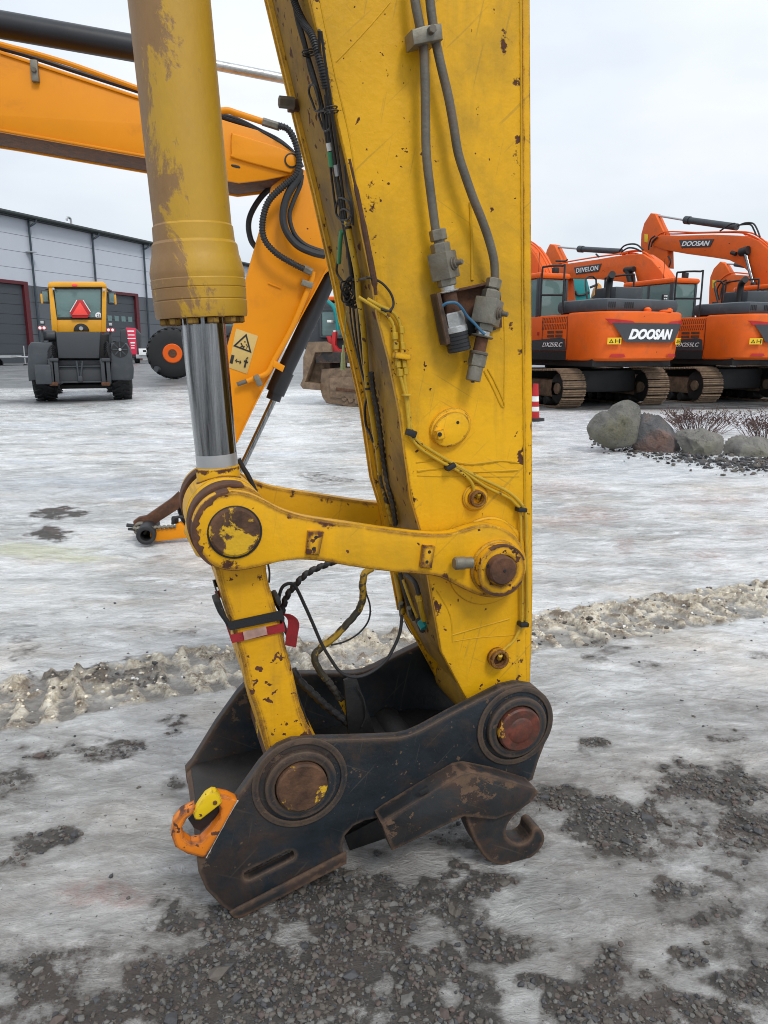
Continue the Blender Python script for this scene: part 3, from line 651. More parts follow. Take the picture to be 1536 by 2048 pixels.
# bosses and fittings on the near side plate
cB = PX(998, 1138, -.02)
mb = MB(); c = PX(972, 1106, W0); cyl_w(mb, c, .128 * Q, W0 - .012, W0 + .002, .006); mb.build('reinforcing_disc', M['yel'], arm)
mb = MB(); mb.prism([(cB[0] + .150 * Q * math.cos(t), cB[1] + .150 * Q * math.sin(t)) for t in np.linspace(0, 2 * math.pi, 48, endpoint=False)], (W0 - .010) * K, (W0 + .001) * K, .005); mb.build('reinforcing_disc', M['yel'], arm)
def ell(cx, cy, a, b, rot, n=40):
    return [(cx + a * math.cos(t) * math.cos(rot) - b * math.sin(t) * math.sin(rot), cy + a * math.cos(t) * math.sin(rot) + b * math.sin(t) * math.cos(rot)) for t in np.linspace(0, 2 * math.pi, n, endpoint=False)]
pad = MB().prism(pl(ell(899, 854, 44, 36, -.7), W0), (W0 - .012) * K, (W0 + .001) * K, .007).build('oval_cover', M['yel'], arm)
MB().prism(pl(ell(901, 858, 40, 31, -.7), W0 - .012), (W0 - .020) * K, (W0 - .011) * K, .002).build('cover_plate', M['yel'], pad)
q = FR.px(880, 869, W0 - .026); mb = MB().cbox(q, (.024 * K, .016 * K, .027 * K), .003, Matrix.Rotation(-.25, 3, 'Y')); mb.build('lug', M['yel'], pad)
for (hu, hv, hw, hr) in ((880, 869, W0 - .0365, .0055), (916, 845, W0 - .0215, .004)):
    q = PX(hu, hv, hw); mb = MB(); cyl_w(mb, q, hr, hw, hw + .003, .0005, 16); mb.build('hole', M['black'], pad)
for (fu, fv, ro, disc) in ((954, 997, 17, 28), (997, 1317, 20, 0)):
    cc = PX(fu, fv, W0 - .02); rr = FR.r(ro, fu, fv, W0)
    fit = MB().prism([circ(cc, rr, 32), circ(cc, rr * .66, 32)], (W0 - .035) * K, (W0 - .001) * K, .004).build('grease_cup', M['yel_chip'], arm)
    mb = MB(); cyl_w(mb, cc, rr * .67, W0 - .008, W0 - .003, .001); mb.build('cup_floor', M['rust'] if disc == 0 else M['yel_side'], fit)
    if disc:
        d0 = PX(fu - 3, fv - 2, W0 - .005); mb = MB(); cyl_w(mb, d0, FR.r(disc, fu, fv, W0), W0 - .009, W0 + .001, .004); mb.build('reinforcing_disc', M['yel'], arm)
    a = FR.px(fu + 1, fv, W0 - .012); MB().hexn(a, a + Vector((-.004, -.016, .018)) * K, .008 * K).build('grease_nipple', M['pipe_y'], fit)

# --- bucket cylinder: barrel, gland, bolts, rod, rod eye
WC = .25
bA, bB = FR.px(339, 0, WC), FR.px(435, 932, WC)
ax = (bB - bA).normalized()
def onax(v):  # point on the axis seen at picture row v
    lo, hi = -1.5, 3.0
    for _ in range(50):
        mid = (lo + hi) / 2; p = FR.world(bA + ax * mid) - Vector((0, 0, H)); vv = CY - FPX * p.dot(UPV) / p.dot(FWD)
        if vv < v: lo = mid
        else: hi = mid
    return lo
def rax(v, r): t = onax(v); return t, r * depth_of(FR.world(bA + ax * t)) / FPX
cylr = D.objects.new('cylinder_barrel', None)
prof = [(-260, 82), (0, 81), (300, 78), (452, 76.5), (456, 79), (486, 80), (492, 84), (512, 85.5), (519, 87.5), (545, 92.5), (552, 92.5), (560, 91.5), (562, 92.5), (577, 92), (578.5, 90.5), (580, 92), (600, 91), (602, 89.5), (604, 91), (630, 90), (636, 88)]
pr = [rax(v, r) for v, r in prof]; t_end = pr[-1][0]
zx = -ax; xx = (Vector((1, 0, 0)) - zx * zx.x).normalized(); yx = zx.cross(xx)
Mx = Matrix.Translation(bA + ax * t_end) @ Matrix((xx, yx, zx)).transposed().to_4x4()
Mi = Mx.inverted()
mb = MB().lathe([(d, r) for d, r in pr], bA, ax, 72); mb.xf(Mi)
barrel = mb.build('cylinder_barrel', M['barrel'], arm, smooth=25); barrel.matrix_local = Mx
hexm = MB().hexn((0, 0, 0), (0, 0, -.017 * K), .0165 * K, .3).build('gland_bolt', M['yel_side'], barrel)
rb = pr[-1][1] - .020 * K; n = 12
for i in range(n):
    a = 2 * math.pi * (i + .35) / n; lc = (rb * math.cos(a), rb * math.sin(a), .0)
    if i == 0: hexm.location = lc
    else: dup_child(hexm, barrel, lc)
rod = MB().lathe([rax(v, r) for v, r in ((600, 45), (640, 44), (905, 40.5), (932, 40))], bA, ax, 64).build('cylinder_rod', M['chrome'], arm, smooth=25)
MB().lathe([(d, r + .0006) for d, r in (rax(v, r) for v, r in ((906, 40.4), (932, 40)))], bA, ax, 64).build('rod_collar', M['galv'], rod)
Cj = PX(470, 1063, -.01)          # centre of the upper joint
Cc3 = Vector((Cj[0], WC * K, Cj[1]))
t0, r0 = rax(930, 41.5)
mb = MB().lathe([(t0, r0 * .97), (t0 + .006, r0 * 1.04), (t0 + .03, r0 * 1.03), (t0 + .06, r0 * 1.06), (t0 + .095, r0 * 1.28), (t0 + .13, r0 * 1.75), (t0 + .16, r0 * 1.9), (t0 + .22, r0 * 1.5)], bA, ax, 48)
cyl_w(mb, Cj, FR.r(85, 470, 1063, 0), .17, .33, .012); mb.build('rod_eye', M['yel'], arm)

# --- H-links (near and far)
link_out = [(470, 984), (500, 989), (530, 1002), (560, 1018), (600, 1032), (650, 1041), (700, 1048), (760, 1057), (830, 1066), (880, 1069), (908, 1066), (935, 1057), (965, 1050), (995, 1053), (1020, 1064), (1040, 1084), (1052, 1112), (1052, 1146), (1040, 1174), (1022, 1189), (995, 1196), (963, 1193), (930, 1180), (895, 1162), (866, 1152),
            (780, 1144), (700, 1133), (650, 1124), (600, 1120), (560, 1124), (530, 1132), (500, 1139), (465, 1143), (430, 1135), (403, 1113), (387, 1080), (386, 1045), (402, 1012), (432, 990)]
lp = sm(pl(link_out, -.0), 3)
lk = MB().prism(lp, 0, .05 * K, .005, 2).build('link_plate', M['yel_link'], arm)
lk2 = MB().prism(lp, .45 * K, .50 * K, .005, 2).build('link_plate', M['yel_link'], arm)
for (qd, holes) in (([(617, 1063), (648, 1064), (639, 1110), (612, 1109)], ((632, 1075), (627, 1098))), ([(847, 1091), (871, 1093), (864, 1137), (841, 1135)], ((859, 1104), (854, 1124)))):
    mb = MB().prism(pl(qd, -.014), -.014 * K, .001, .002); pd = mb.build('mounting_pad', M['yel_chip'], lk)
    for hu, hv in holes:
        mb = MB(); cyl_w(mb, PX(hu, hv, -.0145), .0048 * K, -.0150, -.0135, .0003, 16); mb.build('threaded_hole', M['black'], pd)
    mb = MB(); qs = pts3([(u - 1, v) for u, v in qd], -.001); mb.tube(qs + [qs[0]], .0028, 6, smooth=False); mb.build('weld_bead', M['yel_bead'], pd)
mb = MB().prism([circ(cB, .085 * Q, 48), circ(cB, .052 * Q, 48)], -.040 * K, .001, .004, 2); mb.build('link_boss', M['yel_chip'], lk)
mb = MB(); cyl_w(mb, (cB[0], cB[1]), .094 * Q, -.012, .003, .004); mb.build('boss_flange', M['yel_link'], lk)
cp = PX(1004, 1140, -.06)
mb = MB(); cyl_w(mb, cp, .0475 * Q, -.072, .45, .004); pin = mb.build('link_pin', M['rust'], arm)
mb = MB(); cyl_w(mb, PX(1010, 1142, -.073), .004, -.0735, -.07, .0004, 12); cyl_w(mb, PX(975, 1131, -.050), .005, -.055, -.052, .0004, 12); mb.build('lock_hole', M['black'], pin)
a, b = FR.px(908, 1127, -.03), FR.px(946, 1125, -.03)
gn = MB().lathe([(0, .015 * K), (.004, .0185 * K), (.03 * K, .0185 * K), (.034 * K, .0165 * K), (.055 * K, .017 * K)], a, b - a, 20).build('end_cap', M['zinc'], arm)
# upper joint pin + plain ears
mb = MB(); cyl_w(mb, PX(470, 1065, -.012), .0735 * Q, -.016, .52, .006); mb.build('joint_pin', M['rust_y'], arm)
mb = MB(); mb.prism([circ(PX(470, 1065, -.003), .0790 * Q, 48), circ(PX(470, 1065, -.003), .0725 * Q, 48)], -.004 * K, .002, .001); mb.build('grease_ring', M['black'], arm)
# --- bucket link (dog bone)
RE = FR.r(86, 470, 1063, 0); ear = circ(Cj, RE, 40)
MB().prism(ear, .058 * K, .125 * K, .01, 2).build('bucket_link_ear', M['yel_chip'], arm); MB().prism(ear, .37 * K, .442 * K, .01, 2).build('bucket_link_ear', M['yel_chip'], arm)
bl = [(415, 1090), (432, 1142), (434, 1152), (449, 1205), (461, 1240), (473, 1283), (486, 1329), (494, 1373), (510, 1417), (521, 1455), (533, 1504), (553, 1560), (575, 1600), (630, 1610), (655, 1560), (645, 1500),
      (623, 1466), (606, 1428), (595, 1384), (584, 1335), (572, 1293), (565, 1257), (551, 1212), (537, 1162), (533, 1130), (530, 1090)]
MB().prism(sm(pl(bl, .06), 2), .06 * K, .44 * K, .012, 3).build('bucket_link', M['yel_chip'], arm)

def worn_arc(c, r, a0, a1, w0, w1, deep, parent, seed, nm='bare_rusty_rim'):
    rnd = random.Random(seed); n_ = 46; out = [(c[0] + (r + .0008) * math.cos(a0 + (a1 - a0) * i / n_), c[1] + (r + .0008) * math.sin(a0 + (a1 - a0) * i / n_)) for i in range(n_ + 1)]
    inn = []
    for i in range(n_ + 1):
        t = i / n_; a = a0 + (a1 - a0) * t; d = deep * math.sin(math.pi * t) ** .5 * (.35 + .9 * noise.noise(Vector((t * 7, seed, 0))) ** 2 * 3 + .25 * rnd.random()) + .002
        inn.append((c[0] + (r - min(d, deep * 1.5)) * math.cos(a), c[1] + (r - min(d, deep * 1.5)) * math.sin(a)))
    MB().prism(out + inn[::-1], w0, w1, .0004).build(nm, M['rust'], parent)
re_ = FR.r(83.5, 400, 1060, 0); ce_ = PX(469, 1063, 0)
worn_arc(ce_, re_, R(95), R(235), -.0007, .0513 * K, .016, lk, 3)
worn_arc(Cj, RE, R(70), R(230), .0573 * K, .1257 * K, .012, arm, 5); worn_arc(Cj, RE, R(75), R(200), .369 * K, .4425 * K, .02, arm, 7)
worn_arc((cB[0], cB[1]), .0855 * Q, R(215), R(330), -.0408 * K, .0, .010, lk, 9); worn_arc((cB[0], cB[1]), .0855 * Q, R(20), R(120), -.0408 * K, -.02, .005, lk, 11)

# ------------------------------------------------------------------ quick coupler
cpl = fthing('quick_coupler', 'black rust-stained quick coupler resting on the icy gravel under the worn yellow arm', 'quick coupler', FR)
plate = [(394, 1717), (409, 1700), (469, 1603), (521, 1530), (538, 1512), (557, 1496), (585, 1484), (640, 1480), (720, 1478), (798, 1475), (820, 1470), (845, 1459), (902, 1428), (980, 1388), (1006, 1375), (1038, 1368), (1070, 1373), (1093, 1393),
         (1105, 1424), (1103, 1458), (1090, 1489), (1077, 1523), (1066, 1560), (1000, 1590), (930, 1580), (800, 1650), (754, 1637), (730, 1642), (707, 1653), (690, 1672), (685, 1696), (692, 1722), (590, 1772), (480, 1826), (466, 1827), (446, 1816), (412, 1780), (397, 1745)]
slot = [(497 + 9 * math.cos(t), 1752 + 9 * math.sin(t)) for t in np.linspace(R(60), R(245), 8)] + [(580 + 9 * math.cos(t), 1711 + 9 * math.sin(t)) for t in np.linspace(R(245), R(420), 8)]
pf = pl(plate); ps = pl(slot)
np_ = MB().prism([pf, ps], 0, .036 * K, .004, 2).build('side_cheek', M['blk'], cpl)
MB().prism([pf, ps], .464 * K, .50 * K, .004, 2).build('side_cheek', M['blk'], cpl)
strip = [(692, 1700), (692, 1724), (480, 1834), (466, 1832), (458, 1822), (475, 1812)]
MB().prism(pl(strip), -.010 * K, .001, .004).build('wear_strip', M['blk_rust'], cpl)
floor = [(407, 1708), (420, 1700), (564, 1660), (700, 1612), (800, 1583), (930, 1552), (1010, 1552), (1012, 1575), (930, 1575), (800, 1606), (700, 1637), (564, 1688), (430, 1740), (409, 1735)]
MB().prism(pl(floor), .037 * K, .463 * K, .003).build('cross_plate', M['blk_in'], cpl)
MB().prism(pl([(396, 1722), (407, 1712), (470, 1812), (462, 1822), (446, 1814), (414, 1780)]), .037 * K, .463 * K, .003).build('cross_plate', M['blk_rust'], cpl)
mb = MB(); cyl_w(mb, PX(870, 1582, 0), .052 * K, .037, .463, .003); mb.build('cross_tube', M['blk_in'], cpl)
mb = MB(); mb.prism(pl([(690, 1672), (760, 1636), (800, 1650), (800, 1668), (700, 1702)], .16), .16 * K, .20 * K, .003); mb.build('lock_bar', M['blk_in'], cpl)
hookp = [(763, 1648), (782, 1634), (850, 1592), (923, 1549), (944, 1545), (1000, 1556), (1072, 1578), (1066, 1601), (1040, 1622), (990, 1640), (928, 1634), (858, 1668), (790, 1700), (784, 1702), (774, 1678)]
MB().prism(pl(hookp, -.07), -.07 * K, 0.001, .0045, 1).build('hook_carrier', M['blk_rust'], cpl)
mb = MB(); mb.prism(pl([(838, 1584), (856, 1574), (858, 1583), (842, 1592)], -.071), -.073 * K, -.060 * K, .001); mb.build('slot_hole', M['black'], cpl)
hook = [(1072, 1578), (1066, 1601), (1040, 1622), (1022, 1640), (1013, 1658), (1016, 1676), (1032, 1688), (1050, 1687), (1062, 1676), (1066, 1662), (1075, 1656), (1085, 1662), (1090, 1678), (1083, 1697), (1060, 1718), (1028, 1730), (996, 1730), (974, 1720), (954, 1692), (941, 1664), (932, 1634), (930, 1600), (990, 1570)]
hp = sm(pl(hook, -.05), 3)
for w0 in (-.05, .44): MB().prism(hp, w0 * K, (w0 + .080) * K, .005, 2).build('pin_hook', M['blk_rust'], cpl)
MB().prism([(x, z) for x, z in pl(hookp, -.07)], .499 * K, .57 * K, .008, 2).build('hook_carrier', M['blk_rust'], cpl)
for (c, rp, rr, mm) in ((pinL, 51, 97, 'rust_y'), (pinR, 45, 84, 'rust_r')):
    uu, vv = (605, 1576) if c is pinL else (1040, 1460)
    k = FR.r(1, uu, vv, 0)
    mb = MB(); mb.prism([circ(c, rr * k, 56), circ(c, rr * .86 * k, 56)], -.006 * K, .001, .005, 2)
    mb.prism([circ(c, 71 * k * (rp / 50), 48), circ(c, (rp + 2) * k, 48)], -.020 * K, .001, .004, 2); boss = mb.build('pin_boss', M['blk'], cpl)
    mb = MB()
    if mm == 'rust_y': mb.lathe([(0, rp * k * .93), (.004, rp * k), (.50 * K, rp * k)], (c[0], -.034 * K, c[1]), (0, 1, 0), 56)
    else: mb.lathe([(0, rp * k * .50), (.002, rp * k * .55), (.003, rp * k * .58), (.004, rp * k * .60), (.0045, rp * k * .93), (.009, rp * k), (.50 * K, rp * k)], (c[0], -.040 * K, c[1]), (0, 1, 0), 56)
    mb.build('coupler_pin', M[mm], cpl)
# guard box inside
MB().prism(pl([(688, 1362), (712, 1352), (752, 1470), (700, 1500)], .20), .20 * K, .215 * K, .002).build('valve_guard', M['blk_in'], cpl)
# lifting hook with latch
lh = [(474, 1598), (455, 1589), (435, 1585), (424, 1592), (420, 1602), (436, 1604), (442, 1614), (440, 1632), (420, 1660), (401, 1679), (382, 1682), (367, 1671), (364, 1651), (374, 1633), (392, 1620), (389, 1610), (363, 1622), (347, 1642), (342, 1668), (350, 1690), (374, 1704), (411, 1713)]
hk = MB().prism(pl(lh, 0), -.012 * K, .028 * K, .006, 2).build('lifting_hook', M['orange'], cpl)
MB().prism(pl([(386, 1626), (390, 1637), (401, 1637), (428, 1616), (444, 1603), (440, 1590), (432, 1581), (424, 1580), (411, 1588), (396, 1609)], -.01), -.018 * K, .010 * K, .004, 2).build('hook_latch', M['latch'], hk)
mb = MB(); cyl_w(mb, PX(430, 1605, -.018), .006 * K, -.022, .0, .001, 16); mb.build('latch_rivet', M['rust'], hk)
MB().prism(pl([(376, 1638), (390, 1625), (436, 1606), (440, 1628), (402, 1662), (388, 1656)], .02), .018 * K, .026 * K, .002).build('rubber_pad', M['rub'], hk)
bead_mb = MB(); bead(bead_mb, [(474, 1600), (445, 1650), (411, 1714)], .004, w=0.0); bead_mb.build('weld_bead', M['whitep'], hk)

# ------------------------------------------------------------------ tubes, valves, clamps on the near plate
wl_ = .015
def rz(px_, u=900, v=500): return FR.r(px_, u, v, .02)
t1 = [(826, -60), (830, 0), (838, 43), (847, 94), (850, 160), (851, 234), (853, 312), (862, 390), (872, 466)]
t2 = [(856, -60), (860, 0), (865, 43), (873, 90), (884, 140), (897, 195), (907, 250), (916, 305), (930, 350), (947, 398), (962, 435), (974, 468), (984, 502), (989, 530), (990, 562)]
for t in (t1, t2): MB().tube(pts3(t, wl_), rz(8.8), 16).build('hydraulic_tube', M['pipe_g'], arm)
cl = MB().prism(pl([(824, 58), (850, 50), (884, 45), (887, 78), (855, 84), (828, 90)], -.012), -.012 * K, .045 * K, .004).build('tube_clamp', M['zinc'], arm)
a = FR.px(862, 61, -.012); MB().hexn(a, a + Vector((0, -.012, 0)), .009).build('clamp_bolt', M['pipe_g'], cl)
MB().bbox((FR.px(840, 84, .02).x, .04 * K, FR.px(840, 84, .02).z), (FR.px(872, 50, .02).x, W0 * K, FR.px(872, 50, .02).z)).build('clamp_foot', M['yel'], cl)
def valve(P, rusty, name_lab, big):
    """P: list of (u,v) stations along the valve axis"""
    A0, A1 = FR.px(*P['a'], wl_), FR.px(*P['b'], wl_); d = (A1 - A0).normalized(); k = FR.r(1, *P['a'], wl_)
    def at(u, v):
        q = FR.px(u, v, wl_); return A0 + d * (q - A0).dot(d)
    root = None
    for (kind, v0, v1, w_, mm, nm) in P['s']:
        f = lambda vv: A0.lerp(A1, (vv - P['a'][1]) / (P['b'][1] - P['a'][1]))
        p, q = f(v0), f(v1); mb = MB()
        if kind == 'hex': mb.hexn(p, q, w_ / 2 * k * 1.08, .2)
        elif kind == 'cyl': mb.cyl(p, q, w_ / 2 * k, 28, .002)
        elif kind == 'ribs':
            L_ = (q - p).length; n_ = 5; pr_ = []
            for i in range(n_): pr_ += [(L_ * i / n_, w_ / 2 * k), (L_ * (i + .75) / n_, w_ / 2 * k), (L_ * (i + .78) / n_, w_ / 2 * k * .94), (L_ * (i + .98) / n_, w_ / 2 * k * .94)]
            mb.lathe(pr_, p, q - p, 32)
        elif kind == 'cube':
            zz = -d; xr = (Vector((1, 0, 0)) - zz * zz.x).normalized(); yv = zz.cross(xr); rot = Matrix((xr, yv, zz)).transposed() @ Matrix.Rotation(-P['rot'], 3, 'Z')
            mb.cbox((p + q) / 2, (w_ * k, w_ * k, (q - p).length), .0035, rot)
            blk_c, ax_ = (p + q) / 2, rot @ Vector((P.get('sx', 1), 0, 0))
            s0 = blk_c + ax_ * (w_ * k * .5)
        o_ = mb.build(nm, M[mm], arm)
        if kind == 'cube':
            mb = MB(); mb.cyl(s0 - ax_ * .001, s0 + ax_ * .004, .017 * K, 24, .001); mb.cyl(s0, s0 + ax_ * .010, .012 * K, 20, .001); mb.cyl(s0, s0 + ax_ * .024, .007 * K, 12, .001); mb.build('valve_stem', M['pipe_g'], o_)
valve({'a': (874, 459), 'b': (919, 702), 'rot': R(52), 'sx': 1, 's': [
    ('hex', 459, 481, 32, 'zinc', 'union_nut'), ('cyl', 479, 490, 22, 'zinc', 'adapter'), ('hex', 485, 508, 37, 'zinc', 'union_nut'), ('cube', 503, 556, 44, 'zinc', 'ball_valve'), ('hex', 550, 570, 36, 'zinc', 'union_nut'),
    ('cyl', 568, 580, 30, 'zinc2', 'adapter'), ('cyl', 578, 582, 44, 'zinc2', 'flange_ring'), ('cyl', 582, 624, 31, 'rust', 'pipe_nipple'), ('hex', 622, 655, 42, 'zinc2', 'coupling_body'), ('cyl', 650, 664, 50, 'zinc2', 'coupling_sleeve'), ('ribs', 664, 702, 49, 'rub', 'dust_plug')]}, 0, '', 1)
valve({'a': (989, 557), 'b': (945, 765), 'rot': R(46), 'sx': 1, 's': [
    ('hex', 557, 577, 29, 'zinc', 'union_nut'), ('cyl', 575, 584, 20, 'zinc', 'adapter'), ('hex', 580, 600, 35, 'zinc', 'union_nut'), ('cube', 597, 648, 46, 'zinc', 'ball_valve'), ('hex', 644, 662, 33, 'zinc', 'union_nut'),
    ('cyl', 660, 672, 28, 'zinc2', 'adapter'), ('cyl', 670, 674, 46, 'zinc', 'flange_ring'), ('cyl', 674, 704, 26, 'rust', 'pipe_nipple'), ('cyl', 702, 709, 38, 'pipe_g', 'flange_ring'), ('hex', 707, 733, 34, 'zinc', 'coupling_body'), ('cyl', 732, 762, 31, 'zinc', 'coupling_tip'), ('cyl', 762, 766, 9, 'zinc', 'tip_stud')]}, 0, '', 0)
br = MB().prism(pl([(868, 588), (985, 564), (1002, 585), (1004, 655), (950, 668), (888, 688)], .052), .050 * K, W0 * K, .002).build('valve_bracket', M['rust'], arm)
MB().prism(pl([(868, 588), (875, 586), (898, 686), (888, 690)], .02), .0 * K, .050 * K, .002).build('bracket_flange', M['blk_rust'], br)
MB().prism(pl([(868, 588), (985, 562), (985, 567), (870, 593)], .035), .02 * K, .050 * K, .001).build('bracket_flange', M['rust'], br)
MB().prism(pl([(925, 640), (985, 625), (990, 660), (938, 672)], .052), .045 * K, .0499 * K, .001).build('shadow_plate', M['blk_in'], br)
MB().tube(pts3([(885, 612, -.012), (895, 606, -.02), (912, 606, -.02), (924, 617, -.018), (934, 632, -.01), (950, 648, -.01), (962, 662, -.015), (970, 669, -.02)]), rz(3.0), 8).build('blue_cord', M['blue'], arm)
# thin yellow tubes
tw = W0 - .014
pA = [(717, 594), (749, 614), (772, 629), (786, 649), (789, 672), (793, 712), (798, 740), (805, 769), (812, 798), (816, 832), (819, 864), (826, 881), (846, 901), (883, 924), (904, 935), (929, 950), (944, 967), (949, 987), (951, 996)]
pB = [(735, 598), (760, 612), (782, 622), (795, 636), (802, 660), (805, 712), (812, 738), (809, 758), (815, 798), (822, 855), (835, 881), (858, 898), (906, 927), (946, 949), (992, 971), (1018, 985), (1038, 1003), (1049, 1020), (1052, 1046), (1053, 1110), (1054, 1218), (1053, 1250)]
pC = [(906, 931), (926, 941), (969, 972), (1012, 993), (1028, 1005), (1040, 1024), (1042, 1089), (1044, 1175), (1044, 1244), (1040, 1257), (1027, 1282), (1014, 1293), (1000, 1306)]
for pp, rr_, mm in ((pA, 3.6, 'pipe_y'), (pB, 4.0, 'pipe_y'), (pC, 3.4, 'pipe_y')):
    MB().tube(pts3(pp, tw), rz(rr_), 10, 5).build('grease_line', M[mm], arm)
for (uu, vv, w_, h_, mm, ro) in ((803, 712, 36, 13, 'yel', .12), (822, 866, 20, 14, 'black', .35), (900, 933, 22, 11, 'black', -.5), (1042, 1019, 22, 10, 'black', .1), (1046, 1248, 22, 11, 'black', .1), (812, 790, 16, 5, 'pipe_y', .0)):
    q = FR.px(uu, vv, tw - .002); k = rz(1); MB().cbox(q, (w_ * k, .028 * K, h_ * k), .003, Matrix.Rotation(ro, 3, 'Y')).build('line_clamp', M[mm], arm)
for (uu, vv) in ((789, 672), (803, 660), (791, 692), (805, 692), (796, 728), (808, 728), (800, 745), (811, 742)):
    a = FR.px(uu, vv - 7, tw); b = FR.px(uu + 1, vv + 7, tw); MB().hexn(a, b, rz(6.5)).build('line_fitting', M['pipe_y'], arm)

# ------------------------------------------------------------------ cables and hoses on the narrow under side
def sp(pts, off=.035): return [FR.px(u, v, side(u, v, off)) for u, v in pts]
kz = FR.r(1, 660, 300, .25)
MB().tube(sp([(586, -30), (588, 0), (605, 41), (622, 68), (632, 96), (643, 137), (651, 178)], .05), 6.2 * kz, 10, ridge=(.13, .0055)).build('corrugated_conduit', M['rub'], arm)
def cab(pts, r, mt='rub', off=.035, **k): return MB().tube(sp(pts, off), r * kz, 8, **k).build('cable', M[mt], arm)
cab([(583, -30), (595, 40), (613, 103), (630, 160), (643, 210), (652, 262), (658, 300)], 4.5, off=.03)
cab([(600, 50), (611, 90), (620, 140), (636, 190), (650, 250), (656, 290)], 4)
cab([(638, 60), (640, 110), (648, 150), (655, 200), (662, 260), (672, 330), (680, 400)], 3)
cab([(642, 62), (650, 120), (660, 190), (670, 270), (680, 340), (690, 420), (698, 480)], 2.6)
cab([(653, 191), (658, 274), (670, 342), (678, 393), (687, 444), (696, 496), (704, 554), (710, 590)], 4.6)
cab([(661, 333), (664, 360), (668, 392), (672, 420)], 2.4)
cab([(664, 300), (676, 360), (686, 420), (692, 470)], 3.0, 'rub_d')
cab([(690, 330), (694, 370), (704, 410), (706, 450)], 2.4)
cab([(684, 470), (676, 520), (674, 546), (690, 570), (700, 590)], 2.6, 'rub_d')
cab([(705, 600), (709, 640), (714, 683), (723, 740), (733, 775)], 2.6); cab([(699, 600), (702, 640), (710, 690), (720, 730), (728, 760)], 2.0, 'rub_d'); cab([(716, 600), (719, 660), (726, 720), (736, 770)], 2.6)
cab([(735, 790), (730, 815), (732, 850), (741, 870), (746, 885)], 3)
cab([(742, 745), (748, 790), (755, 826), (762, 880), (768, 926), (776, 970), (786, 1010), (792, 1052)], 5.5, 'rub_d', spiral=(.2, .02))
for loop in ([(621, 170), (618, 185), (625, 205), (632, 222), (640, 215), (636, 190), (630, 172)], [(638, 225), (642, 245), (650, 262), (660, 255), (660, 235), (656, 222)], [(676, 400), (684, 396), (698, 405), (702, 425), (694, 440), (680, 438), (672, 424)], [(680, 425), (690, 418), (703, 430), (700, 446), (686, 447)]):
    MB().tube(sp(loop, .045), 2.2 * kz, 8, closed=True).build('cable_loop', M['rub'], arm)
MB().tube([FR.px(u, v, side(700, v, .05)) if u < 730 else FR.px(u, v, W0 - .02) for u, v in [(712, 562), (732, 556), (748, 558), (766, 568), (782, 588), (787, 609), (778, 622), (762, 618)]], 2.4 * kz, 8).build('cable_loop', M['rub'], arm)
for i in range(9):
    c0 = (702 + random.uniform(-5, 5), 588 + random.uniform(-12, 14)); a_, b_ = random.uniform(8, 17), random.uniform(14, 30); ro = random.uniform(-.8, .5)
    lp_ = [(c0[0] + a_ * math.cos(t) * math.cos(ro) - b_ * math.sin(t) * math.sin(ro), c0[1] + a_ * math.cos(t) * math.sin(ro) + b_ * math.sin(t) * math.cos(ro)) for t in np.linspace(0, 6.28, 9)[:-1]]
    MB().tube([FR.px(u, v, side(700, v, .04 + .03 * random.random())) for u, v in lp_], random.uniform(1.4, 2.4) * kz, 7, closed=True).build('cable_loop', M['rub' if i % 3 else 'rub_d'], arm)
for vv in (103, 108, 216, 224): # cable ties
    q = sp([((FE[0][1] * 0) + tab(NE, vv) - (26 if vv < 150 else 8), vv)], .04)[0]; MB().tube([q + Vector((math.cos(t) * .0, math.cos(t) * 12 * kz, math.sin(t) * 2 * kz)) + Vector((math.sin(t) * 12 * kz, 0, 0)) for t in np.linspace(0, 6.28, 10)[:-1]], 1.3 * kz, 6, closed=True).build('cable_tie', M['rub'], arm)
MB().tube(sp([(657, 286), (660, 302)], .05), 5.4 * kz, 14, smooth=False).build('cable_connector', M['whitep'], arm)
MB().tube(sp([(660, 303), (664, 333)], .05), 6 * kz, 14, smooth=False).build('cable_connector', M['green'], arm)
MB().tube(sp([(683, 462), (680, 490), (678, 526)], .05), 4.4 * kz, 12).build('cable_connector', M['green'], arm)
MB().tube(sp([(672, 330), (675, 352)], .05), 5 * kz, 10).build('tape_wrap', M['galv'], arm)
gy_pipe = MB().tube(sp([(694, 441), (704, 496), (714, 547), (718, 598), (723, 626), (729, 683), (735, 769), (746, 841), (755, 898), (760, 941)], .03), 6.2 * kz, 12).build('steel_tube', M['pipe_y'], arm)
MB().tube(sp([(760, 941), (766, 975), (772, 1000), (784, 1050)], .03), 4.6 * kz, 10, spiral=(.2, .02)).build('hose', M['rub_y'], arm)
for vv in (453, 556, 775, 885, 945): q = sp([(tab([(441, 694), (598, 718), (769, 735), (941, 760)], vv), vv)], .03)[0]; MB().lathe([(0, 7.4 * kz), (.006, 7.4 * kz)], q, (.15, 0, -1), 14).build('tube_clamp', M['rub' if vv < 800 else 'pipe_y'], arm)
# hanging sensor cord
cab([(693, 622), (690, 660), (688, 700)], 1.3, 'pgreen', off=.09)
MB().tube([FR.px(u, v, .47) for u, v in [(687, 690), (686, 712), (686, 740)]], [3 * kz, 5 * kz, 6 * kz], 10).build('cable_connector', M['pgreen'], arm)
# bolt block on the far edge
MB().tube(sp([(699, 318), (716, 395), (733, 480), (748, 560), (752, 590)], .004), [.003, .0055, .007, .0075, .004], 8).build('rusted_edge', M['rust'], arm)
q = FR.px(590, 212, .42); MB().cbox(q, (.040 * K, .03, .030 * K), .003).build('hose_bracket', M['rust'], arm); MB().hexn(q + Vector((-.045, -.02, 0)), q + Vector((-.005, -.02, 0)), .014).build('bracket_bolt', M['pipe_g'], arm)

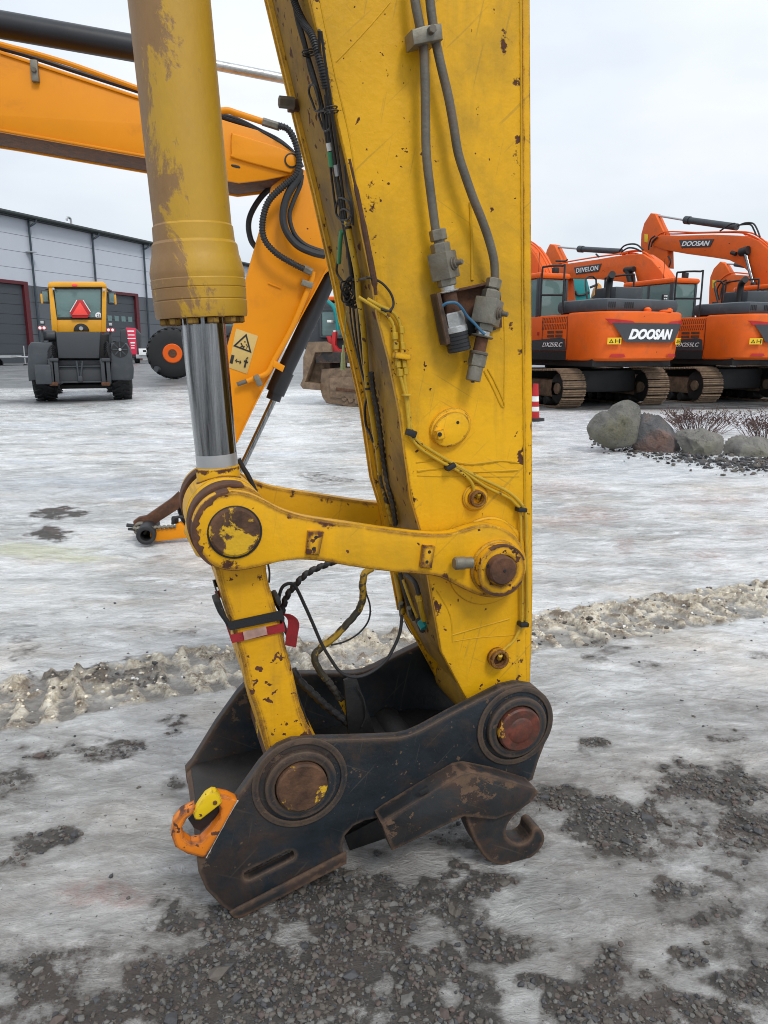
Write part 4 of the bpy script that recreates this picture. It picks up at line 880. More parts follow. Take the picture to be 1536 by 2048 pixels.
# ------------------------------------------------------------------ hoses under the link
wq = .25
def hose(pts, r, mt, name='hose', w=wq, **k): return MB().tube(pts3(pts, w), FR.r(r, 650, 1300, w), 10, **k).build(name, M[mt], arm)
hose([(672, 1122), (650, 1130), (617, 1145), (594, 1166), (577, 1187), (568, 1208), (562, 1240), (560, 1300)], 5.5, 'rub', spiral=(.22, .022))
hose([(556, 1215), (559, 1190), (566, 1173), (580, 1167), (592, 1175), (610, 1212), (627, 1250), (643, 1287), (660, 1316), (681, 1344), (709, 1354), (739, 1346), (770, 1323), (788, 1294), (800, 1264), (804, 1231)], 3.4, 'rub', w=.14)
hose([(745, 1136), (730, 1146), (725, 1170), (726, 1194), (716, 1222), (690, 1252), (667, 1276), (641, 1296), (629, 1313), (636, 1336), (655, 1362)], 7, 'rub_y', spiral=(.08, .03))
hose([(655, 1360), (674, 1388), (684, 1402)], 6.6, 'rub_d', spiral=(.12, .02)); hose([(682, 1398), (692, 1418), (713, 1457)], 6.6, 'pipe_y', spiral=(.06, .03))
hose([(727, 1160), (731, 1182), (740, 1212), (737, 1241), (718, 1266), (690, 1283), (662, 1290)], 1.8, 'rub')
hose([(586, 1340), (600, 1362), (617, 1378), (650, 1410), (681, 1435), (700, 1450), (715, 1464)], 7.2, 'rub', spiral=(.14, .028), w=.22)
hose([(713, 1376), (726, 1395), (731, 1420), (730, 1438), (723, 1454)], 1.6, 'rub', w=.19)
hose([(585, 1350), (595, 1390), (610, 1430), (620, 1460)], 2.2, 'rub', w=.12)
hose([(536, 1128), (539, 1145), (538, 1165)], 2, 'rub', w=.3)
hose([(477, 918), (486, 935), (496, 951), (506, 972), (514, 992)], 4.6, 'rub', w=.40)
for pp, rr_, mm in (([(790, 1148), (798, 1180), (806, 1225)], 4.5, 'pipe_y'), ([(800, 1146), (812, 1190), (828, 1240)], 5, 'rub_d'), ([(812, 1148), (830, 1165), (838, 1190)], 5, 'rub'), ([(838, 1190), (842, 1215), (848, 1240)], 6, 'pipe_y'), ([(806, 1225), (815, 1250), (826, 1268)], 3.5, 'rub_d'), ([(806, 1160), (822, 1205), (836, 1238)], 3.2, 'pipe_y')):
    MB().tube(sp(pp, .045), rr_ * kz * 1.1, 10).build('hose', M[mm], arm)
for (a_, b_, rr_, mm) in (((802, 1205), (804, 1232), 7, 'zinc'), ((838, 1238), (848, 1262), 10, 'rub'), ((842, 1242), (850, 1256), 12, 'teal'), ((836, 1190), (840, 1204), 8, 'pipe_y'), ((818, 1215), (822, 1232), 7, 'zinc')):
    MB().hexn(*sp([a_, b_], .05), rr_ * kz).build('hose_fitting', M[mm], arm)

# ------------------------------------------------------------------ ratchet strap round the bucket link
st = fthing('ratchet_strap', 'black and red ratchet strap cinched around the lower yellow bucket link', 'strap', FR)
def band_(zl, zr, off, name, mt, w0=.06, w1=.44, x_over=None):
    """flat webbing round the link: zl/zr = (top row, bottom row) pixel rows at its left and right corner"""
    (ul, tl, bl_), (ur, tr, br_) = zl, zr
    cor = []
    TL, BL = FR.px(ul, tl, w0), FR.px(ul + (bl_ - tl) * .28, bl_, w0); TR, BR = FR.px(ur, tr, w0), FR.px(ur + (br_ - tr) * .2, br_, w0)
    mb = MB(); vs = []
    y0, y1 = (w0 * K - off), (w1 * K + off)
    for (T_, B_, xs) in ((TL, BL, -off), (TR, BR, off)):
        pass
    ring = [((TL.x - off, y1), TL, BL, -1), ((TL.x - off, y0), TL, BL, -1), ((TR.x + off, y0), TR, BR, 1), ((TR.x + off, y1), TR, BR, 1)]
    V_ = []
    for (xy, T_, B_, sg) in ring:
        V_.append(Vector((T_.x + sg * off, xy[1], T_.z))); V_.append(Vector((B_.x + sg * off, xy[1], B_.z)))
    inn_ = [v - Vector((math.copysign(.003, v.x - (TL.x + TR.x) / 2), math.copysign(.003, v.y - .25 * K), 0)) for v in V_]
    n_ = 4; fs = []
    for i in range(n_):
        a0, a1, b0, b1 = 2 * i, 2 * i + 1, (2 * i + 2) % 8, (2 * i + 3) % 8
        fs += [(a0, a1, b1, b0), (8 + a0, 8 + b0, 8 + b1, 8 + a1), (a0, b0, 8 + b0, 8 + a0), (a1, 8 + a1, 8 + b1, b1)]
    return mb.add(V_ + inn_, fs).build(name, M[mt], st, smooth=0)
band_((459, 1242, 1259), (559, 1220, 1238), .006, 'black_webbing', 'strap_b')
rb_ = band_((464, 1268, 1284), (562, 1246, 1262), .006, 'red_webbing', 'strap_r')
q = pts3([(486, 1264), (532, 1253), (535, 1269), (489, 1281)], .0475); MB().add([v for v in q] + [v + Vector((0, .004, 0)) for v in q], [(0, 1, 2, 3), (7, 6, 5, 4), (0, 4, 5, 1), (1, 5, 6, 2), (2, 6, 7, 3), (3, 7, 4, 0)]).build('webbing_label', M['strap_p'], st, smooth=0)
tail = pts3([(564, 1230, .06), (572, 1228, .05), (590, 1236, .02), (597, 1246, .0), (594, 1270, .0), (590, 1296, .0), (576, 1292, .02), (579, 1268, .02), (582, 1250, .02)])
for nm, seq in (('webbing_tail', [(568, 1229, .06), (584, 1232, .03), (597, 1246, .01), (594, 1272, .01), (591, 1295, .015)]),):
    P_ = catmull(pts3(seq), 5); mb = MB(); vs = []; fs = []
    for p in P_: vs += [p + Vector((.0, -.004, .004)), p + Vector((-.020, .030, -.002)), p + Vector((-.019, .031, -.004)), p + Vector((.001, -.003, .001))]
    for i in range(len(P_) - 1):
        for j in range(4): fs.append((i * 4 + j, i * 4 + (j + 1) % 4, i * 4 + 4 + (j + 1) % 4, i * 4 + 4 + j))
    mb.add(vs, fs).build(nm, M['strap_r'], st)
for (uu, vv, a_, b_) in ((434, 1203, 13, 20), (553, 1195, 10, 22), (572, 1262, 9, 14), (563, 1240, 7, 26)):
    q = FR.px(uu, vv, .10); MB().cbox(q, (a_ * kz, .05, b_ * kz), .004, Matrix.Rotation(-.3, 3, 'Y')).build('buckle', M['rub'], st)
q = pts3([(434, 1205), (440, 1222), (452, 1240), (462, 1256)], .07); MB().tube(q, 5 * kz, 8).build('black_webbing', M['strap_b'], st)
# ------------------------------------------------------------------ the hall on the left
ZB = .38
bo = gp(20, 727, ZB)
BF = Frame((bo.x, bo.y, ZB), math.atan2(.95, .312))
hall = fthing('industrial_hall', 'long grey industrial hall with dark lower band and roller doors framed in dark red', 'building', BF)
def bx(u, v, w=0.0): return BF.px(u, v, w)
s_of = lambda u, v: bx(u, v).x
zt = bx(20, 433).z; zmid = bx(75, 573).z; zdoor = bx(10, 566).z; zpl = .85
pipes = [s_of(72, 560), s_of(194, 560), s_of(293, 560)]
bay = pipes[1] - pipes[0]
cols_ = [pipes[0] - 3 * bay, pipes[0] - 2 * bay, pipes[0] - bay] + pipes + [pipes[2] + (pipes[2] - pipes[1]) * 1.0, pipes[2] + (pipes[2] - pipes[1]) * 2.0, pipes[2] + (pipes[2] - pipes[1]) * 2.9]
print('HALL', zt, zmid, zdoor, cols_, bay)
rows_hi = 4; dh = (zt - zmid) / rows_hi
dW = (s_of(48, 600), s_of(62, 600)); d2 = s_of(280, 640)
doors = [(dW[0] - 4.6, dW[0]), (s_of(214, 640) - .6, s_of(272, 640))]
core = MB().bbox((cols_[0], .22, -.3), (cols_[-1], 24, zt - .02)).build('hall_core', M['wd'], hall, smooth=0)
def door_gap(a, b, z0, z1):
    """pieces of the interval a..b left free by the doors, for a wall row below the door tops"""
    segs = [(a, b)]
    if z0 < zdoor - .15:
        for (p, q) in doors:
            p -= .38; q += .38; new = []
            for (x, y) in segs:
                if q <= x or p >= y: new.append((x, y)); continue
                if p > x: new.append((x, p))
                if q < y: new.append((q, y))
            segs = new
    return [s_ for s_ in segs if s_[1] - s_[0] > .2]
rows = [(zmid + i * dh, zmid + (i + 1) * dh, 'wl') for i in range(rows_hi)]
nlo = 4; dl = (zmid - zpl) / nlo; rows += [(zpl + i * dl, zpl + (i + 1) * dl, 'wd') for i in range(nlo)]
for (a, b) in zip(cols_, cols_[1:]):
    for (z0, z1, mm) in rows:
        for (p, q) in door_gap(a, b, z0, z1):
            MB().bbox((p + .012, 0, z0 + .012), (q - .012, .2, z1 - .012)).build('wall_panel', M[mm], hall, smooth=0)
    for (p, q) in door_gap(a, b, 0, zpl): MB().bbox((p, -.04, -.4), (q, .21, zpl)).build('plinth', M['conc'], hall, smooth=0)
    for (p, q) in door_gap(a, b, 0, zpl): MB().bbox((p, -.05, zpl), (q, .0, zpl + .10)).build('base_flashing', M['maroon'], hall, smooth=0)
for (p, q) in doors:
    dr = MB().bbox((p, .12, -.3), (q, .21, zdoor)).build('roller_door', M['door'], hall, smooth=0)
    npn = 8
    for i in range(npn): 
        z0 = -.02 + i * zdoor / npn; MB().bbox((p + .02, .08, z0 + .012), (q - .02, .12, z0 + zdoor / npn - .012)).build('door_panel', M['door'], dr, smooth=0)
    if p > 0 or doors.index((p, q)) == 1:
        for i in range(4):
            xx = p + (q - p) * (.18 + .2 * i); MB().bbox((xx, .06, zdoor * .60), (xx + (q - p) * .12, .082, zdoor * .68)).build('door_window', M['glassb'], dr, smooth=0)
    for (a, b) in ((p - .38, p), (q, q + .38)): MB().bbox((a, -.12, -.3), (b, .2, zdoor + .0)).build('door_frame', M['maroon'], hall, smooth=0)
    MB().bbox((p - .38, -.12, zdoor + .002), (q + .38, .2, zdoor + .22)).build('door_frame', M['maroon'], hall, smooth=0)
MB().bbox((cols_[0], -.45, zt), (cols_[-1] + .3, 24, zt + .30)).build('roof_edge', M['roof'], hall, smooth=0)
MB().tube([(cols_[0], -.52, zt + .14), (cols_[-1] + .3, -.52, zt + .14)], .11, 10, smooth=False).build('gutter', M['roof'], hall)
for c in cols_[:-1]:
    MB().tube([(c - .05, -.50, zt + .05), (c - .05, -.46, zt - .15), (c - .35, -.22, zt - .45), (c - .35, -.16, zt - .7), (c - .35, -.16, -.3)], .075, 10, n=3).build('downpipe', M['pipe_b'], hall)
vp = bx(143, 455, 2.5)
MB().tube([(vp.x, vp.y, zt), (vp.x, vp.y, zt + 1.15), (vp.x - .10, vp.y, zt + 1.36), (vp.x - .38, vp.y, zt + 1.36), (vp.x - .46, vp.y, zt + 1.15)], .085, 10, n=4).build('roof_vent', M['galv'], hall)
c = pipes[0]; MB().cbox((c - .5, -.3, zt - 2.1), (.5, .5, .08), .01).build('wall_lamp', M['galv'], hall)

# ------------------------------------------------------------------ flat trailer by the first door
to = gp(20, 735, .3); TF = Frame((to.x, to.y, .3), R(8))
tr = fthing('flat_trailer', 'low galvanised flat trailer parked before the left roller door', 'trailer', TF)
mb = MB(); a, b = TF.px(-60, 716), TF.px(22, 711); MB().bbox((a.x, 0, b.z - .12), (b.x, 1.8, b.z)).build('trailer_bed', M['galv'], tr)
MB().tube([(b.x, .9, b.z - .06), (b.x + .55, .9, b.z - .10), (b.x + .75, .9, b.z - .02)], .05, 8).build('drawbar', M['galv'], tr)
MB().cyl((b.x + .45, .9, -.05), (b.x + .45, .9, b.z + .55), .035, 8).build('jockey_stand', M['galv'], tr)
MB().cyl((b.x + .45, .82, .12 - .05), (b.x + .45, .98, .12 - .05), .12, 14).build('jockey_wheel', M['tyre'], tr)
for sx in (0.3,): 
    for yy in (.05, 1.6): MB().cyl((a.x + .9, yy, .22), (a.x + .9, yy + .18, .22), .27, 20).build('wheel', M['tyre'], tr)

# ------------------------------------------------------------------ black and yellow loader seen from behind
lo_ = gp(168, 803, 0); LF = Frame((lo_.x, lo_.y, 0), R(19))
ld = fthing('loader', 'large loader seen from behind, yellow cab with a red warning triangle above charcoal bodywork', 'loader', LF)
def L_(u, v, w=0.0): return LF.px(u, v, w)
def pb(u0, v0, u1, v1, w0, w1, name, mt, parent=None, b=.03, fr=LF, root=None):
    a, c = fr.px(u0, v1, w0), fr.px(u1, v0, w0)
    return MB().cbox(((a.x + c.x) / 2, (w0 + w1) / 2, (a.z + c.z) / 2), (abs(c.x - a.x), w1 - w0, abs(c.z - a.z)), b).build(name, M[mt], parent or root or ld)
def pp(pts, w0, w1, name, mt, parent=None, b=.02, fr=LF, root=None, smo=0):
    q = [(p.x, p.z) for p in (fr.px(u, v, w0) for u, v in pts)]
    if smo: q = sm(q, smo)
    return MB().prism(q, w0, w1, b).build(name, M[mt], parent or root or ld)
def tyre(c, r, w, name='tyre', parent=None, rimc='ly', seg=32, fr_ax=(0, 1, 0), lugs=True):
    """wheel whose axle points along fr_ax; c = centre of the near face"""
    c = Vector(c); ax_ = Vector(fr_ax).normalized()
    t = MB().lathe([(0, r * .60), (w * .04, r * .86), (w * .16, r * .96), (w * .5, r), (w * .84, r * .96), (w * .96, r * .86), (w, r * .6)], c, ax_, seg).build(name, M['tyre'], parent)
    if lugs:
        a = ax_.orthogonal().normalized(); b2 = ax_.cross(a); mb = MB(); nl = 22
        for i in range(nl * 2):
            th = math.pi * i / nl; rad = a * math.cos(th) + b2 * math.sin(th); tg = ax_.cross(rad)
            sd = 1 if i % 2 else 0; rot = Matrix((tg, ax_, rad)).transposed() @ Matrix.Rotation(.5 if sd else -.5, 3, 'Z')
            mb.box(c + ax_ * w * (.26 if sd else .74) + rad * (r * 1.0), (r * .08, w * .40, r * .05), rot)
        mb.build('tread_lug', M['tyre'], t, stuff=True)
    return t
def ltyre(u0, u1, vtop, vbot, w):
    a, b2 = L_(u0, vbot, w), L_(u1, vbot, w); r = (L_((u0 + u1) / 2, vtop, w).z - a.z) / 2; z0 = zg(*LF.world(a).xy) 
    return tyre((a.x, w + .9, r), r, b2.x - a.x, 'rear_tyre', ld, fr_ax=(1, 0, 0))
ltyre(63, 112, 690, 804, 0.); ltyre(224, 268, 690, 803, 0.)
for (u0, u1) in ((100, 122), (212, 226)):
    a, b2 = L_(u0, 790, 3.6), L_(u1 + (16 if u0 > 200 else 0), 790, 3.6); tyre((a.x, 4.4, .8), .8, b2.x - a.x, 'front_tyre', ld, fr_ax=(1, 0, 0))
# bodywork
pp([(62, 684), (104, 684), (108, 700), (108, 758), (57, 762), (55, 740), (56, 692)], 0, 1.7, 'mudguard', 'dgrey', b=.06)
pp([(221, 686), (254, 686), (262, 700), (268, 738), (267, 757), (260, 761), (220, 761)], 0, 1.7, 'mudguard', 'dgrey', b=.06)
pb(72, 729, 101, 769, -.18, .5, 'step_box', 'dgrey')
pp([(111, 664), (201, 664), (199, 717), (116, 717)], .0, 1.2, 'rear_hatch', 'dark', b=.05)
pb(104, 668, 222, 762, .35, 3.0, 'chassis', 'black', b=.05)
pb(117, 720, 203, 731, .15, .4, 'cross_member', 'dark'); pb(117, 733, 205, 764, .05, .35, 'lower_panel', 'dark')
pb(118, 731, 204, 734, -.02, .1, 'cross_member', 'dgrey', b=.01); pb(118, 762, 205, 766, -.02, .1, 'cross_member', 'dgrey', b=.01)
for (ua, ub, va, vb) in ((100, 115, 717, 768), (204, 219, 717, 768)):
    pb(ua, va, ua + 4, vb, -.12, .1, 'lift_arm', 'dark', b=.02); pb(ub - 4, va, ub, vb, -.12, .1, 'lift_arm', 'dark', b=.02)
    pb(ua - 1, va - 1, ub + 1, va + 6, -.16, .12, 'pivot', 'dark', b=.03); pb(ua - 1, vb - 4, ub + 1, vb + 4, -.16, .12, 'pivot', 'rust', b=.03)
for (ua, ub) in ((153, 158), (165, 161)): MB().tube([L_(ua, 722, -.02), L_(ub, 758, -.04)], .025, 8, smooth=False).build('brace', M['dgrey'], ld)
pb(156, 752, 165, 764, -.08, .1, 'tow_clevis', 'dark')
pb(120, 768, 216, 778, .6, 2.6, 'belly_pan', 'black')
MB().cyl(L_(82, 671, .3), L_(112, 671, .3), .13, 16, .02).build('intake_duct', M['dark'], ld)
for (u0_, v0_, rr_) in ((240, 699, .21),):
    q = L_(u0_, v0_, -.01); f_ = MB().lathe([(0, rr_), (.04, rr_)], q, (0, 1, 0), 28).build('cooling_fan', M['black'], ld)
    MB().lathe([(0, rr_ * .16), (.03, rr_ * .2)], q + Vector((0, -.04, 0)), (0, 1, 0), 20).build('fan_hub', M['galv'], f_)
    for i_ in range(8): MB().box(q + Vector((math.cos(i_ * .785) * rr_ * .6, -.012, math.sin(i_ * .785) * rr_ * .6)), (rr_ * .6, .01, .03), Matrix.Rotation(-i_ * .785, 3, 'Y')).build('fan_blade', M['dgrey'], f_, smooth=0)
# cab
pp([(96, 566), (104, 563), (205, 563), (212, 568), (213, 574), (95, 574)], .9, 2.9, 'cab_roof', 'ly', b=.04)
pp([(97, 574), (105, 574), (114, 640), (115, 664), (104, 664)], .95, 1.10, 'cab_pillar', 'ly'); pp([(204, 574), (213, 574), (212, 664), (203, 664)], .95, 1.10, 'cab_pillar', 'ly')
pp([(111, 637), (205, 637), (204, 664), (112, 664)], 1.0, 1.3, 'cab_rear_panel', 'ly')
pp([(105, 574), (204, 574), (204, 638), (113, 638)], 1.02, 1.05, 'rear_window', 'glassb', b=.002)
for seq in ([(105, 575), (112, 637)], [(112, 637), (204, 637)], [(204, 637), (204, 575)], [(106, 576), (204, 576)]): MB().tube([L_(*p, 1.01) for p in seq], .035, 8, smooth=False).build('window_seal', M['black'], ld)
pb(110, 577, 206, 640, 2.7, 2.75, 'cab_front_wall', 'dark', b=.01); pb(144, 580, 170, 640, 1.6, 2.1, 'seat', 'black', b=.08)
mb = MB(); q = L_(163, 662, .985); mb.prism([(q.x + .2 * math.cos(t), q.z + .2 * math.sin(t)) for t in np.linspace(0, math.pi, 16)], .97, 1.0, .002); mb.build('round_opening', M['black'], ld)
q = L_(162, 657, .93); MB().lathe([(0, .05), (.03, .06)], q, (0, 1, 0), 14).build('shaft_end', M['galv'], ld)
pp([(154, 600), (166, 600), (181, 624), (175, 636), (145, 636), (139, 624)], .90, .95, 'warning_triangle', 'red', b=.004)
pp([(160, 604), (176, 630), (144, 630)], .885, .902, 'triangle_centre', 'fluo', b=.003)
for a_, b_ in (((154, 600), (140, 624)), ((166, 600), (181, 624))): MB().tube([L_(*a_, .9), L_(*b_, .9)], .012, 6, smooth=False).build('reflective_edge', M['whitep'], ld)
q = L_(197, 631, 1.0); MB().lathe([(0, .085), (.01, .085)], q, (0, 1, 0), 24).build('round_sticker', M['white'], ld)
tm = text_mb('25', .09, .07, .004); tm.xf(Matrix.Translation(q + Vector((0, -.002, 0)))); tm.build('sticker_figures', M['black'], ld, smooth=0)
pb(144, 568, 154, 573, .8, .9, 'beacon', 'fluo'); 
for (u0, v0, u1, v1) in ((104, 575, 109, 580), (205, 577, 210, 583)): pb(u0, v0, u1, v1, .8, .92, 'work_lamp', 'galv')
for (u0, v0, u1, v1) in ((83, 579, 98, 607), (216, 583, 231, 609)):
    mr_ = pb(u0, v0, u1, v1, 1.3, 1.42, 'wing_mirror', 'dark', b=.05); pb(u0 + 3, v0 + 4, u1 - 3, v1 - 4, 1.285, 1.3, 'mirror_glass', 'glassb', mr_, b=.004)
    if u0 < 100: pb(u0 - 1, v0 + 8, u0 + 2, v1, 1.29, 1.45, 'mirror_shell', 'ly', mr_)
    else: pb(u1 - 2, v0 + 6, u1 + 1, v1, 1.29, 1.45, 'mirror_shell', 'ly', mr_)
    MB().tube([L_((u0 + u1) / 2, v0, 1.35), L_(104 if u0 < 100 else 208, 575, 1.35)], .03, 8, smooth=False).build('mirror_bracket', M['dark'], mr_)
for (uc, vl, up, sd) in ((84, 646, 655, 0), (221, 650, 659, 0)):
    stk = MB().tube([L_(uc, up, .1), L_(uc + (3 if uc < 100 else -2), 700, .12), L_(uc + (8 if uc < 100 else -6), 722, .2)], .03, 8).build('lamp_stalk', M['dark'], ld)
    pb(uc - 5, vl - 6, uc + 5, vl + 3, .0, .14, 'work_lamp', 'dark', stk, .02); pb(uc - 3, vl - 4, uc + 3, vl + 1, -.012, .0, 'lamp_lens', 'galv', stk, .004)
    pb(uc - 8, up - 3, uc + 8, up + 5, .0, .1, 'tail_lamp', 'red', stk, .02)
    for dx in (-4, 4): q = L_(uc + dx, up + 1, -.01); MB().lathe([(0, .03), (.012, .04)], q, (0, 1, 0), 12).build('lamp_lens', M['pinkl'] if 'pinkl' in M else M['white'], stk)
for i in range(5):
    u0 = 222 + i * 3; MB().tube([L_(208, 690 + i * 5, .1), L_(214, 684 + i * 4, -.05), L_(222, 700 + i * 6, .0)], .018, 6).build('hydraulic_hose', M['rub'], ld)
    MB().tube([L_(112, 700 + i * 5, .1), L_(104, 690 + i * 4, -.05), L_(96, 704 + i * 6, .0)], .018, 6).build('hydraulic_hose', M['rub'], ld)

# ------------------------------------------------------------------ rounded dark machine with a pinkish lettered panel
vo = Vector((50 * (268 - 768) / 1516, 50, 0)); VF = Frame((vo.x, vo.y, zg(vo.x, vo.y)), R(16))
vn = fthing('compact_machine', 'small dark rounded machine with a pinkish-red lettered panel, just right of the loader', 'machine', VF)
pp([(240, 662), (252, 656), (272, 657), (281, 668), (282, 715), (240, 718)], .0, 2.2, 'machine_body', 'dark', b=.12, fr=VF, root=vn)
pn = pp([(252, 655), (271, 656), (274, 709), (264, 709), (257, 684)], -.04, .02, 'lettered_panel', 'pink', b=.005, fr=VF, root=vn)
for (u0, v0, u1, v1) in ((255, 661, 268, 664), (256, 669, 269, 671), (255, 676, 271, 678), (261, 684, 270, 687), (262, 690, 269, 692), (262, 695, 269, 697)): pb(u0, v0, u1, v1, -.052, -.041, 'panel_lettering', 'white', pn, .003, VF)
pb(278, 697, 300, 710, -.3, -.26, 'white_plate', 'white', None, .01, VF, vn); pb(286, 700, 292, 704, -.31, -.301, 'plate_mark', 'black', None, .002, VF, vn)
pb(272, 709, 296, 717, -.2, .4, 'bumper', 'galv', None, .03, VF, vn)
q = VF.px(278, 719, .1); tyre((q.x - .3, .5, .35), .35, .35, 'wheel', vn, fr_ax=(1, 0, 0), lugs=False)
pb(296, 714, 302, 722, -.3, .2, 'step', 'galv', None, .01, VF, vn)

# ------------------------------------------------------------------ dark wheel loader with orange rims, mostly hidden by the cylinder
wo_ = gp(345, 757, .15); WF = Frame((wo_.x, wo_.y, .15), R(14))
wh = fthing('wheel_loader', 'dark wheel loader whose big tyre with an orange rim shows left of the chrome rod', 'wheel loader', WF)
q = WF.px(345, 707, 0); rr_ = WF.px(345, 656, 0).z / 2; wheelc = (q.x, 0, rr_)
for dx in (0, 3.0):
    ty = tyre((q.x + dx, 0, rr_), rr_, .55, 'tyre', wh)
    rm = MB().lathe([(0, rr_ * .36), (.03, rr_ * .40), (.06, rr_ * .36), (.16, rr_ * .33), (.20, rr_ * .20)], (q.x + dx, -.02, rr_), (0, 1, 0), 28).build('rim', M['or'], ty)
    MB().lathe([(0, rr_ * .17), (.05, rr_ * .17)], (q.x + dx, -.03, rr_), (0, 1, 0), 20).build('hub', M['rust'], ty)
MB().cbox((q.x + 1.6, 1.2, rr_ * 1.55), (3.6, 1.6, 1.2), .12).build('loader_body', M['dark'], wh); MB().cbox((q.x + 2.2, 1.2, rr_ * 2.6), (1.4, 1.5, 1.3), .1).build('loader_cab', M['glassb'], wh)
MB().cbox((q.x + 2.2, 1.2, rr_ * 3.35), (1.5, 1.6, .15), .05).build('cab_roof', M['or'], wh)
MB().cyl(WF.px(312, 738, -.1), WF.px(318, 739, .1), .12, 12).build('coupling', M['dark'], wh)

# ------------------------------------------------------------------ second machine: clean orange-yellow boom and arm
mo = gp(330, 1086, 0); MF = Frame(mo, R(12))
m2 = fthing('clean_excavator_arm', 'clean orange-yellow boom and arm reaching down behind the worn yellow one, with black hoses', 'excavator', MF)
def P2(pts, w=0.0): return [(q.x, q.z) for q in (MF.px(u, v, w) for u, v in pts)]
def T2(pts, w=0.0): return [MF.px(p[0], p[1], p[2] if len(p) > 2 else w) for p in pts]
k2 = MF.r(1, 560, 400)
boom_o = [(-700, -60), (-300, 10), (0, 100), (278, 191), (400, 226), (442, 238), (460, 244), (515, 260), (561, 287), (588, 306), (598, 326), (592, 346), (570, 352), (530, 360), (478, 366), (451, 361), (292, 316), (0, 264), (-300, 215), (-700, 190)]
MB().prism(P2(boom_o), 0, .02, .006).build('boom_side', M['mid'], m2); MB().prism(P2(boom_o), .48, .50, .006).build('boom_side', M['mid'], m2)
def strip2(pts, t_, w0, w1, name, mt, up=True):
    a = P2(pts); b_ = [(x, z + (t_ if up else -t_)) for x, z in a]
    return MB().prism(a + b_[::-1], w0, w1, .002).build(name, M[mt], m2)
strip2([(-700, -56), (-300, 14), (0, 104), (278, 195), (442, 242), (515, 264), (561, 291), (586, 308)], .018, .021, .479, 'boom_top', 'mid', up=False)
strip2([(-700, 186), (-300, 211), (0, 260), (292, 312), (451, 357), (478, 362), (570, 348)], .018, .021, .479, 'boom_bottom', 'rust', up=True)
strip2([(0, 262), (292, 314), (451, 359)], .012, -.012, -.001, 'boom_rib', 'mid')
strip2([(0, 103), (278, 194)], .014, -.012, -.001, 'boom_rib', 'mid', up=False)
MB().prism(sm(P2([(463, 272), (470, 269), (540, 290), (585, 308), (590, 330), (583, 345), (570, 345), (470, 318), (463, 308)]), 3), -.022, -.001, .008, 2).build('pivot_panel', M['mid'], m2)
pn_ = MB().prism([circ(P2([(583, 321)], -.03)[0], 11 * k2, 28)], -.034, .53, .005).build('boom_pin', M['mid'], m2)
MB().prism([circ(P2([(583, 321)], -.026)[0], 14 * k2, 28)], -.030, -.0225, .004).build('pin_recess', M['rub'], pn_)
MB().prism(sm(P2([(463, 328), (478, 331), (480, 336), (465, 333)], -.01), 2), -.003, .004, .001).build('slot_hole', M['black'], m2)
arm_o = [(545, 368), (575, 345), (600, 330), (640, 350), (690, 410), (700, 470), (680, 520), (651, 548), (625, 592), (585, 665), (543, 746), (526, 781), (502, 827), (474, 888), (440, 960), (410, 1030), (395, 1050), (384, 1045), (386, 990), (398, 905), (430, 780), (467, 649), (505, 510)]
MB().prism(P2(arm_o), .02 + .04, .08, .006).build('arm_side', M['mid'], m2); MB().prism(P2(arm_o), .42, .44, .006).build('arm_side', M['mid'], m2)
le = [(541, 372), (505, 510), (467, 649), (430, 780), (398, 905), (386, 990)]
a = P2([(u + 2, v) for u, v in le], .06); b_ = P2([(u + 9, v + 2) for u, v in le], .06); MB().prism(a + b_[::-1], .081, .419, .002).build('arm_edge_plate', M['mid_edge'], m2)
re_ = [(651, 548), (625, 592), (585, 665), (543, 746), (526, 781), (502, 827), (474, 888), (410, 1030)]
a = P2([(u - 4, v) for u, v in re_], .06); b_ = P2([(u - 10, v - 2) for u, v in re_], .06); MB().prism(a + b_[::-1], .081, .419, .002).build('arm_edge_plate', M['mid'], m2)
MB().tube(T2([(655, 535), (628, 585), (588, 658), (546, 738), (505, 818), (474, 883)], .055), .006, 6, smooth=False).build('weld_bead', M['mid'], m2)
# cylinders
MB().tube(T2([(-500, -25), (0, 49), (270, 97)], .25), 23 * k2 * 1.03, 24, smooth=False).build('boom_cylinder', M['hyd'], m2)
MB().tube(T2([(268, 97), (433, 131), (566, 157), (700, 190)], .25), 9.5 * k2, 20, smooth=False).build('cylinder_rod', M['zinc2'], m2)
MB().tube(T2([(690, 480), (648, 575), (628, 620), (566, 750)], .26), 18 * k2, 24, smooth=False).build('arm_cylinder', M['hyd'], m2)
MB().tube(T2([(570, 742), (550, 786)], .26), 21 * k2, 24, smooth=False).build('cylinder_gland', M['hyd'], m2); MB().tube(T2([(553, 780), (546, 800)], .26), 16 * k2, 20, smooth=False).build('cylinder_gland', M['hyd'], m2)
MB().tube(T2([(548, 798), (488, 925), (440, 1020)], .26), 7 * k2, 16, smooth=False).build('cylinder_rod', M['chrome'], m2)
